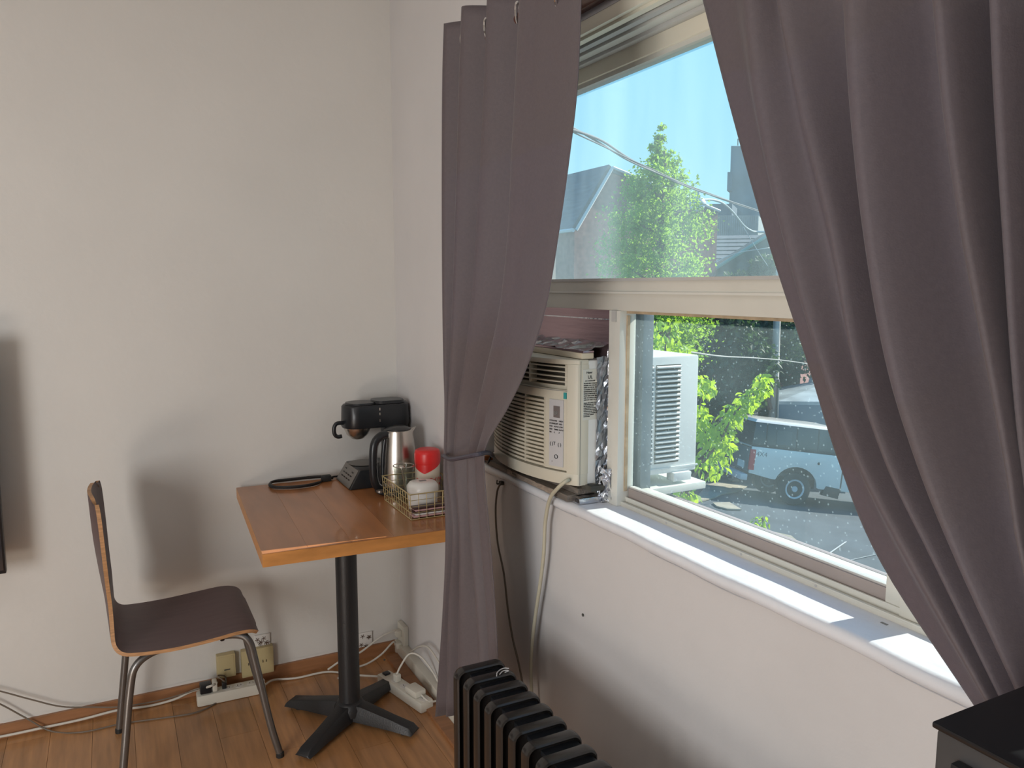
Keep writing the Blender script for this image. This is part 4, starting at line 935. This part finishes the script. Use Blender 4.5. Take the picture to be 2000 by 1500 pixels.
# canopy
cn_ = [[(x, y, z) for x, y, z in ((0.0, .04, 1.42), (2.40, .04, 1.42), (2.40, 1.89, 1.42), (0.0, 1.89, 1.42))], [(x, y, z) for x, y, z in ((.06, .12, 2.02), (2.36, .12, 2.02), (2.36, 1.81, 2.02), (.06, 1.81, 2.02))]]
G().hexa(cn_[0]+cn_[1]).out('canopy', M_tglass, tk, bevel=.02)
G().hexa([(.03, .10, 2.02), (2.38, .10, 2.02), (2.38, 1.83, 2.02), (.03, 1.83, 2.02), (.10, .18, 2.10), (2.32, .18, 2.10), (2.32, 1.75, 2.10), (.10, 1.75, 2.10)]).out('canopy_roof', M_truck, tk, bevel=.02)
G().box((0, .02, 1.40), (2.42, .06, 1.44)).out('canopy_rail', M_blackp, tk)
for x in (.35, 1.15, 1.72): G().hexa([(x, .036, 1.45), (x+.03, .036, 1.45), (x+.03, .06, 1.45), (x, .06, 1.45), (x, .105, 2.0), (x+.03, .105, 2.0), (x+.03, .13, 2.0), (x, .13, 2.0)]).out('window_bar', M_blackp, tk)
G().hexa([(.62, .038, 1.52), (1.02, .038, 1.52), (1.02, .06, 1.52), (.62, .06, 1.52), (.62, .09, 1.88), (1.02, .09, 1.88), (1.02, .12, 1.88), (.62, .12, 1.88)]).out('side_window', mat('bright_canopy_glass', (.07, .08, .08), .15), tk)

# utility pole and street lamp
def pole_at(u0, v0, d):
    p = PD(u0, v0, d); return p
pb = PD(1512, 760, 23.0); gzp = gz(pb[0], pb[1]); ptop = PD(1500, 470, 23.0)[2]
upo = thing('utility_pole', 'weathered wooden utility pole standing behind the parked truck', 'pole', (pb[0], pb[1], gzp))
G().tube([(pb[0], pb[1], gzp-.1), (pb[0], pb[1], ptop)], lambda t: .16-.08*t, 14, smooth=False).out('post', M_pole, upo, smooth=True, auto=60)
G().tube([(pb[0]-.02, pb[1]-.18, gzp+.3), (pb[0]-.02, pb[1]-.17, gzp+3.2)], .035, 8, smooth=False).out('conduit', M_greyink, upo)
q1 = PD(1470, 690, 23.0); q2 = PD(1505, 800, 23.0)
G().tube([q1, q2], .08, 8, smooth=False).out('brace', mat('brown_brace', (.25, .16, .12), .8), upo)
ab = [(1480, 453), (1466, 450), (1452, 440), (1436, 420), (1422, 405), (1408, 395), (1390, 390), (1372, 390)]
sl_ = thing('street_lamp', 'grey street lamp head on a curved arm beside the tall tree', 'street lamp', tuple(PD(1362, 400, 20.0)))
ptz = [PD(u, v_, 23.0-3.0*i/(len(ab)-1)) for i, (u, v_) in enumerate(ab)]; ptz = [np.array([pb[0], pb[1], ptz[0][2]-.05])]+ptz
G().tube(ptz, .03, 8).out('arm', M_lampm, sl_, smooth=True)
c = PD(1362, 392, 20.0)
G().lathe([(.0001, .22), (.06, .22), (.07, .10), (.16, .06), (.23, -.06), (.23, -.10), (.0001, -.10)], c, 24).out('housing', M_lampm, sl_, smooth=True, auto=40)
G().lathe([(.19, -.10), (.17, -.20), (.09, -.26), (.0001, -.28)], c, 24).out('bowl', M_lampg, sl_, smooth=True)
# overhead cables
cbn = thing('cable_bundle', 'bundle of twisted grey cables slanting across the sky', 'cable', tuple(PD(1300, 330, 9)))
def cabl(pts, r, sag=0, name='cable', m=M_cable, par=None):
    return G().tube(pts, r, 6).out(name, m, par, smooth=True)
base = [(1080, 238, 6.0), (1115, 252, 6.6), (1175, 280, 7.6), (1230, 312, 8.8), (1290, 340, 10.2), (1350, 366, 12), (1410, 388, 14.5), (1480, 412, 18.5), (1530, 430, 21)]
for k in range(3):
    pts = []
    for i, (u, v_, d) in enumerate(base):
        w = (6, 5, 6, 3, 2.6, 2, 2, 1.5, 1)[i]; a = i*1.3+k*2.1; pts.append(PD(u+.4*w*math.sin(a), v_+w*math.cos(a)*.9, d))
    cabl(pts, (.013, .010, .008)[k], par=cbn)
wr1 = tag(cabl([PD(u, v_, d) for u, v_, d in ((1240, 674, 6), (1290, 679, 7), (1350, 688, 8.5), (1410, 696, 10), (1470, 699, 12), (1530, 704, 14), (1590, 712, 17), (1680, 722, 20))], .010, name='flare_streak', m=mat('pale_streak', (.36, .33, .30), .5)), 'single pale lens flare streak crossing the lower sash view above the truck', 'wire')  # thin tube added in place of a lens flare streak
tag(cabl([PD(u, v_, d) for u, v_, d in ((1395, 512, 22.8), (1440, 494, 22.8), (1503, 484, 22.8))], .012, name='service_wire', m=M_lampm), 'thin wire rising to the utility pole over the shingled roof', 'wire')
tag(cabl([PD(u, v_, d) for u, v_, d in ((1450, 440, 22.8), (1480, 490, 22.8), (1500, 520, 22.8))], .010, name='guy_wire', m=M_lampm), 'thin guy wire slanting down to the utility pole', 'wire')

# brick house with a slate mansard roof
HY = 17.0
def hy(u, v_, y=HY): return Vector(map(float, PY(u, v_, y)))
ap, rs, le = hy(1193, 328), hy(1225, 338), hy(1122, 450)
ho = thing('brick_house', 'red brick gabled house with a blue slate roof beyond the window left', 'house', (ap.x, HY+3, gz(ap.x, HY)))
rb = Vector((ap.x+4.2, HY, ap.z-1.1)); zb = gz(ap.x, HY)-.5
wall_poly = [(le.x, HY, zb), (le.x, HY, le.z), (ap.x, HY, ap.z), (rb.x, HY, rb.z), (rb.x, HY, zb)]
G().prism(wall_poly, (0, 7, 0)).out('wall', M_brick, ho)
bkz = 6.0
def slab3(name, a, b_, c, d, t, m, par):
    a, b_, c, d = map(Vector, (a, b_, c, d)); n_ = (b_-a).cross(c-a).normalized()*t; return G().hexa([a, b_, c, d, a+n_, b_+n_, c+n_, d+n_]).out(name, m, par)
slab3('slate_roof', (le.x-.02, HY-.05, le.z), (ap.x, HY-.05, ap.z+.02), (ap.x, HY+bkz, ap.z+.02), (le.x-.02, HY+bkz, le.z), .12, M_slate, ho)
slab3('right_roof', (ap.x, HY-.05, ap.z), (rb.x, HY-.05, rb.z), (rb.x, HY+bkz, rb.z), (ap.x, HY+bkz, ap.z), -.12, M_slate, ho)
d_ = (ap-le); G().tube([(le.x, HY-.10, le.z), (ap.x, HY-.10, ap.z)], .05, 6, smooth=False).out('bargeboard', M_trimw, ho)
G().tube([(ap.x, HY-.10, ap.z), (rb.x, HY-.10, rb.z)], .05, 6, smooth=False).out('bargeboard', M_trimw, ho)
G().tube([(le.x-.1, HY-.1, le.z), (le.x-.1, HY+7, le.z)], .06, 6, smooth=False).out('gutter', M_trimw, ho)
nh = thing('neighbour_house', 'house with pale grey shingled roof behind the slate roofed one', 'house', (13.5, 27, -4))
p0, p1, p2 = PY(1060, 341, 25), PY(1140, 341, 25), PY(1050, 400, 25)
G().box((p0[0]-3, 25.2, -6), (p1[0]+1.0, 31, p2[2])).out('wall', M_brick, nh)
slab3('shingle_roof', (p0[0]-3, 25, p2[2]), (p1[0]+1.2, 25, p2[2]), (p1[0]+.6, 28, p1[2]+.55), (p0[0]-3, 28, p1[2]+.55), .15, mat('pale_shingle', (.24, .23, .21), .8, var=.3, scale=3, stretch=(1, 1, 8)), nh)

# tower block, cladded annex, shingled house
def box_px(name, lab, cat, u0, u1, v0, v1, d, depth, m, zb=None):
    a = PD(u0, v0, d); b_ = PD(u1, v0, d); c = PD(u0, v1, d); ry = ray(u0, v0); e_ = np.array([ry[0]+.15, ry[1]-.05, 0]); e_ = e_/np.linalg.norm(e_)*depth
    z1, z0 = a[2], (c[2] if zb is None else zb); o = thing(name, lab, cat, ((a[0]+b_[0])/2, (a[1]+b_[1])/2, z0))
    pb_ = [(a[0], a[1], z0), (b_[0], b_[1], z0), (b_[0]+e_[0], b_[1]+e_[1], z0), (a[0]+e_[0], a[1]+e_[1], z0)]
    G().prism(pb_, (0, 0, z1-z0)).out('wall', m, o); return o, e_
tw, e_ = box_px('tower_block', 'tall windowless blue grey tower block behind the right curtain edge', 'building', 1428, 1640, 285, 500, 55, 12, M_tower, zb=-8)
a, b_ = PD(1421, 336, 55), PD(1429, 372, 55); G().prism([(a[0], a[1], b_[2]), (b_[0], b_[1], b_[2]), (b_[0]+e_[0]*.3, b_[1]+e_[1]*.3, b_[2]), (a[0]+e_[0]*.3, a[1]+e_[1]*.3, b_[2])], (0, 0, a[2]-b_[2])).out('side_box', M_tower, tw)
a = PD(1441, 284, 55.5); G().tube([a, a+np.array([0, 0, .45])], .05, 6, smooth=False).out('antenna', M_greyink, tw)
an, e_ = box_px('rooftop_annex', 'dark flat topped block left of the tower block', 'building', 1386, 1430, 398, 430, 50, 6, mat('dark_annex', (.07, .10, .14), .8), zb=-8)
cs, e_ = box_px('clad_building', 'building with pale vertical ribbed cladding below the tower block', 'building', 1376, 1482, 421, 465, 42, 5, M_screen, zb=-8)
n = 26; A_ = PD(1376, 421, 41.95); B_ = PD(1482, 421, 41.95); zl = PD(1400, 464, 42)[2]
for i in range(n):
    p = A_+(B_-A_)*(i+.5)/n; dd = (B_-A_)/np.linalg.norm(B_-A_)*.05
    G().prism([tuple(p-dd)[:2]+(zl,), tuple(p+dd)[:2]+(zl,), tuple(p+dd-e_*.02)[:2]+(zl,), tuple(p-dd-e_*.02)[:2]+(zl,)], (0, 0, A_[2]-zl)).out('cladding_rib', M_screen, cs)
sh = thing('shingled_house', 'house with a grey shingled roof and green edge flashing below the cladded building', 'house', tuple(PD(1430, 560, 30)))
q = [PD(1345, 466, 36), PD(1560, 452, 36), PD(1560, 430, 34), PD(1405, 522, 28), PD(1345, 548, 28)]
A1, B1, C1, D1 = [Vector(map(float, p)) for p in (PD(1330, 464, 36), PD(1600, 460, 36), PD(1560, 555, 29), PD(1330, 555, 29))]
for k in range(11):   # overlapping shingle courses
    t0, t1 = k/11, (k+1)/11+.02
    a, b_ = D1.lerp(A1, t0), C1.lerp(B1, t0); c, d = C1.lerp(B1, t1), D1.lerp(A1, t1)
    o = slab3('shingle_course', a+Vector((0, 0, .05)), b_+Vector((0, 0, .05)), c, d, .03, M_shing, sh)
G().hexa([D1+Vector((0, 0, -6)), C1+Vector((0, 0, -6)), B1+Vector((0, 0, -6)), A1+Vector((0, 0, -6)), D1+Vector((0, 0, -.1)), C1+Vector((0, 0, -.1)), B1+Vector((0, 0, -.1)), A1+Vector((0, 0, -.1))]).out('wall', M_brick, sh)
# ivy-covered gable in front of it with the green flashing on its rake
iv = thing('ivy_covered_gable', 'ivy covered gable wall with a green flashed rake in front of the shingled roof', 'house', tuple(PD(1470, 560, 26)))
ip = [Vector(map(float, PD(u, v_, 26))) for u, v_ in ((1400, 522), (1512, 452), (1600, 500), (1600, 700), (1400, 700))]
G().prism(ip, tuple(Vector((math.sin(YAW), math.cos(YAW), 0))*1.2)).out('wall', mat('dark_ivy_wall', (.06, .085, .085), .9, var=.5, scale=3), iv)
G().tube([PD(1398, 524, 25.9), PD(1513, 451, 25.9)], .06, 6, smooth=False).out('rake_flashing', M_coper, iv)

# ------------------------------------------------------------------ foliage
def leafquad(c, s, rnd, droop=0.0):
    d = Vector((rnd.gauss(0, 1), rnd.gauss(0, 1), rnd.gauss(0, 1)-droop)).normalized(); a = d.orthogonal().normalized()
    q = Matrix.Rotation(rnd.uniform(0, 2*PI), 3, d); a = q @ a; w = s*.32; nn = d.cross(a).normalized()
    return [c, c+d*s*.45+a*w+nn*s*.08, c+d*s, c+d*s*.45-a*w+nn*s*.08]
def foliage(n, fn, s, rnd, droop=0):
    v = []; f = []
    for i in range(n):
        c = fn(rnd); q = leafquad(Vector(map(float, c)), s*rnd.uniform(.6, 1.3), rnd, droop); k = len(v); v += [tuple(p) for p in q]; f += [(k, k+1, k+2), (k, k+2, k+3)]
    g = G(); g.v = v; g.f = f; return g
def meshfast(name, g, m, parent):
    off = OFF.get(parent.name, Vector((0, 0, 0))) if parent else Vector((0, 0, 0))
    me = bpy.data.meshes.new(name); me.from_pydata([(a[0]-off.x, a[1]-off.y, a[2]-off.z) for a in g.v], [], g.f); me.update(); me.materials.append(m)
    o = bpy.data.objects.new(name, me); COL.objects.link(o)
    if parent: o.parent = parent; OFF[o.name] = off
    return o
rnd = random.Random(11)
DT = 14.0; tcn = PD(1287, 560, DT); PXM = DT/F_PX
tt = thing('tall_street_tree', 'tall bright green conical tree in front of the brick house', 'tree', (tcn[0], tcn[1], gz(tcn[0], tcn[1])))
prof_t = [(235, 2), (270, 6), (300, 26), (340, 50), (360, 66), (400, 86), (450, 100), (490, 110), (540, 114), (600, 112), (660, 104), (700, 90), (740, 50)]
def rad(v_):
    for (a, ra_), (b_, rb_) in zip(prof_t[:-1], prof_t[1:]):
        if a <= v_ <= b_: return ra_+(rb_-ra_)*(v_-a)/(b_-a)
    return 10
# clumps of leaves on a conical crown
clumps = []
for i in range(420):
    v_ = 240+(740-240)*rnd.random()**.62; r = rad(v_)*PXM; a = rnd.uniform(0, 2*PI); q = r*math.sqrt(rnd.random())*.95
    c = PD(1290-(8 if v_ > 400 else 0), v_, DT); clumps.append((c+np.array([q*math.cos(a), q*math.sin(a), 0]), rnd.uniform(.09, .24)*min(1, .2+r)))
def tf(rd_):
    c, s = clumps[rd_.randrange(len(clumps))]; return c+np.array([rd_.gauss(0, s*.6), rd_.gauss(0, s*.6), rd_.gauss(0, s*.55)])
stuff(meshfast('foliage', foliage(30000, tf, .068, rnd), M_leaf, tt))
g = G(); g.tube([(tcn[0], tcn[1], gz(tcn[0], tcn[1])-.1), (tcn[0], tcn[1], tcn[2]), (tcn[0]+.05, tcn[1], PD(1290, 300, DT)[2])], lambda t: .14*(1-t)+.015, 10)
for i in range(16):
    z = tcn[2]-.8+i*.19; a = i*2.4; L = .85*(1-i/18); g.tube([(tcn[0], tcn[1], z), (tcn[0]+L*math.cos(a), tcn[1]+L*math.sin(a), z+L*.5)], .022, 5, smooth=False)
g.out('trunk', M_bark, tt)
# near branches with big leaves: each leaf an object
nt_ = thing('young_tree', 'young tree with large lime green leaves just outside beside the air conditioner', 'tree', (2.6, 1.5, gz(2.6, 1.5)))
DN = 5.2; base_leaf = None
stem0 = PD(1335, 900, DN+.5)
g = G(); g.tube([(2.6, 1.5, gz(2.6, 1.5)-.1), (2.55, 1.3, -1.0), stem0, PD(1325, 780, DN+.4), PD(1300, 640, DN+.2)], lambda t: .05*(1-t)+.012, 8)
br = [[(1335, 960), (1375, 900), (1405, 865), (1430, 815), (1460, 780), (1490, 750)], [(1335, 870), (1360, 820), (1372, 770)], [(1330, 960), (1345, 965), (1330, 985)], [(1330, 800), (1300, 690), (1310, 640)], [(1340, 960), (1385, 925), (1380, 890)]]
for b_ in br: g.tube([PD(u, v_, DN) for u, v_ in b_], lambda t: .010*(1-t)+.003, 6)
g.out('branches', M_bark, nt_)
def leafmesh():
    g = G(); L, w = 1.0, .20; v = []
    for t, ww, dz in ((0, 0, 0), (.22, .75, .02), (.5, 1, 0), (.78, .6, -.06), (1, 0, -.16)):
        v.append((t*L, 0, dz));
        if ww: v.append((t*L, w*ww, dz+.06)); v.append((t*L, -w*ww, dz+.06))
    # indices: 0 | 1,2,3 | 4,5,6 | 7,8,9 | 10
    return v, [(0, 1, 2), (0, 3, 1), (1, 4, 5, 2), (3, 6, 4, 1), (4, 7, 8, 5), (6, 9, 7, 4), (7, 10, 8), (9, 10, 7)]
lv, lf = leafmesh(); lme = bpy.data.meshes.new('leaf'); lme.from_pydata(lv, [], lf); lme.materials.append(M_leafn)
for p in lme.polygons: p.use_smooth = True
clus = [(1300, 650, 30, 34, 34), (1330, 685, 20, 12, 12), (1378, 752, 24, 22, 24), (1368, 820, 18, 32, 30), (1385, 850, 22, 30, 24), (1412, 862, 26, 36, 40), (1392, 905, 30, 28, 34), (1432, 812, 22, 24, 26), (1458, 785, 18, 18, 20), (1488, 752, 18, 24, 30), (1340, 970, 22, 14, 14), (1285, 695, 14, 20, 6)]
nroot = OFF[nt_.name]
for (u, v_, ru, rv, n) in clus:
    for i in range(n):
        a = rnd.uniform(0, 2*PI); q = math.sqrt(rnd.random()); dpt = DN+rnd.uniform(-.22, .22)
        c = PD(u+ru*q*math.cos(a), v_+rv*q*math.sin(a), dpt)
        o = bpy.data.objects.new('leaf', lme); COL.objects.link(o); o.parent = nt_
        d = Vector((rnd.gauss(0, .6)-.1, rnd.gauss(0, .6), rnd.gauss(0, .35)-.75)).normalized()
        s = rnd.uniform(.045, .075); qq = d.to_track_quat('X', 'Z') @ Euler((rnd.uniform(-1.2, 1.2), 0, 0)).to_quaternion()
        o.location = Vector(map(float, c))-nroot; o.rotation_euler = qq.to_euler(); o.scale = (s, s, s)
def nf(r_):
    u, v_, ru, rv, n = clus[r_.randrange(len(clus))]; a = r_.uniform(0, 2*PI); q = math.sqrt(r_.random()); return PD(u+ru*q*math.cos(a)*.95, v_+rv*q*math.sin(a)*.95, DN+.1+r_.uniform(-.25, .3))
stuff(meshfast('foliage', foliage(900, nf, .058, rnd, 1.0), M_leafn, nt_))
# small sprig low in the view
sg = thing('leafy_sprig', 'small lime green leafy shoot low in the sliding sash view', 'plant', tuple(PD(1487, 1030, 4.6)))
sr = OFF[sg.name]; q = PD(1489, 1035, 4.6)
gzq = gz(q[0], q[1]); G().tube([(q[0]+.2, q[1]+.3, gzq), (q[0]+.05, q[1]+.1, gzq+1.6), q, PD(1488, 1012, 4.6)], .006, 6).out('stem', M_bark, sg)
for i in range(26):
    a = rnd.uniform(0, 2*PI); qd = math.sqrt(rnd.random()); c = PD(1487+16*qd*math.cos(a), 1018+13*qd*math.sin(a), 4.6+rnd.uniform(-.05, .05))
    o = bpy.data.objects.new('leaf', lme); COL.objects.link(o); o.parent = sg
    d = Vector((rnd.gauss(0, .6), rnd.gauss(0, .6), rnd.gauss(0, .4)-.5)).normalized(); s = rnd.uniform(.035, .055)
    o.location = Vector(map(float, c))-sr; o.rotation_euler = (d.to_track_quat('X', 'Z') @ Euler((rnd.uniform(-1, 1), 0, 0)).to_quaternion()).to_euler(); o.scale = (s, s, s)
# dark vegetation and back yards beyond the truck
def bush(name, lab, cells, d, n, s, m=M_leafd, cat='tree', group=None):
    c0 = PD(cells[0][0], cells[0][1], d); o = thing(name, lab, cat, (c0[0], c0[1], gz(c0[0], c0[1])), group)
    cs_ = [(PD(u, v_, d), ru*d/F_PX, rv*d/F_PX) for u, v_, ru, rv in cells]
    def fn(r_):
        c, a, b__ = cs_[r_.randrange(len(cs_))]; x = Vector((r_.gauss(0, 1), r_.gauss(0, 1), r_.gauss(0, 1))).normalized()*(r_.random()**.4)
        return c+np.array([x.x*a, x.y*a, x.z*b__])
    stuff(meshfast('foliage', foliage(n, fn, s, rnd), m, o))
    g = G()
    g.tube([(c0[0], c0[1], gz(c0[0], c0[1])-.1), c0], .12, 8, smooth=False); g.out('trunk', M_bark, o)
    return o
bush('dark_tree', 'broad dark tree behind the lower sash between tall tree and pole', [(1300, 700, 60, 90), (1380, 690, 60, 90), (1440, 690, 55, 80), (1480, 720, 40, 60), (1350, 780, 70, 40), (1430, 780, 60, 30), (1300, 640, 70, 60), (1400, 620, 70, 60)], 22.5, 9000, .20)
bush('dark_shrub_tree', 'dark leafy tree to the right of the utility pole', [(1560, 650, 50, 60), (1610, 690, 60, 70), (1530, 700, 30, 60), (1670, 650, 60, 80)], 28, 4000, .22)
bush('garden_tree', 'olive green tree in the yard above the truck behind the utility pole', [(1500, 525, 36, 26), (1450, 560, 50, 30), (1540, 560, 50, 40), (1500, 630, 70, 50), (1450, 640, 60, 50), (1540, 660, 60, 50)], 24.4, 8000, .17)
hg = bush('hedge', 'dense dark hedge filling the yard behind the parked truck', [(1260, 850, 60, 60), (1340, 850, 60, 50), (1420, 850, 50, 40), (1480, 815, 30, 40)], 24.5, 5000, .2, cat='hedge')
fn_ = thing('yard_fence', 'low weathered fence rail in the shade behind the young tree', 'fence', tuple(PD(1380, 800, 23.5)))
G().tube([PD(1350, 788, 23.5), PD(1480, 782, 23.5)], .03, 6, smooth=False).tube([PD(1350, 822, 23.5), PD(1480, 808, 23.5)], .05, 6, smooth=False).out('rail', M_pole, fn_)
for u in (1352, 1395, 1437, 1478):
    p = PD(u, 785, 23.5); G().tube([p, (p[0], p[1], gz(p[0], p[1]))], .04, 6, smooth=False).out('post', M_pole, fn_)
sd = thing('garage', 'low garage with a pale flat roof behind the truck canopy', 'garage', tuple(PD(1570, 800, 20.5)))
A1, B1, C1, D1 = [Vector(map(float, p)) for p in (PD(1522, 762, 27), PD(1640, 742, 27), PD(1660, 792, 23.2), PD(1520, 790, 23.2))]
slab3('roof', D1, C1, B1, A1, .1, mat('pale_blue_roof', (.30, .36, .40), .6, var=.4, scale=1.2), sd)
G().prism([D1, C1, C1+Vector((0, 0, -3)), D1+Vector((0, 0, -3))], tuple((A1-D1)*.9)).out('wall', mat('blue_grey_siding', (.10, .15, .20), .8), sd)
print('objects', len(bpy.data.objects), 'tris', sum(len(m.polygons) for m in bpy.data.meshes))
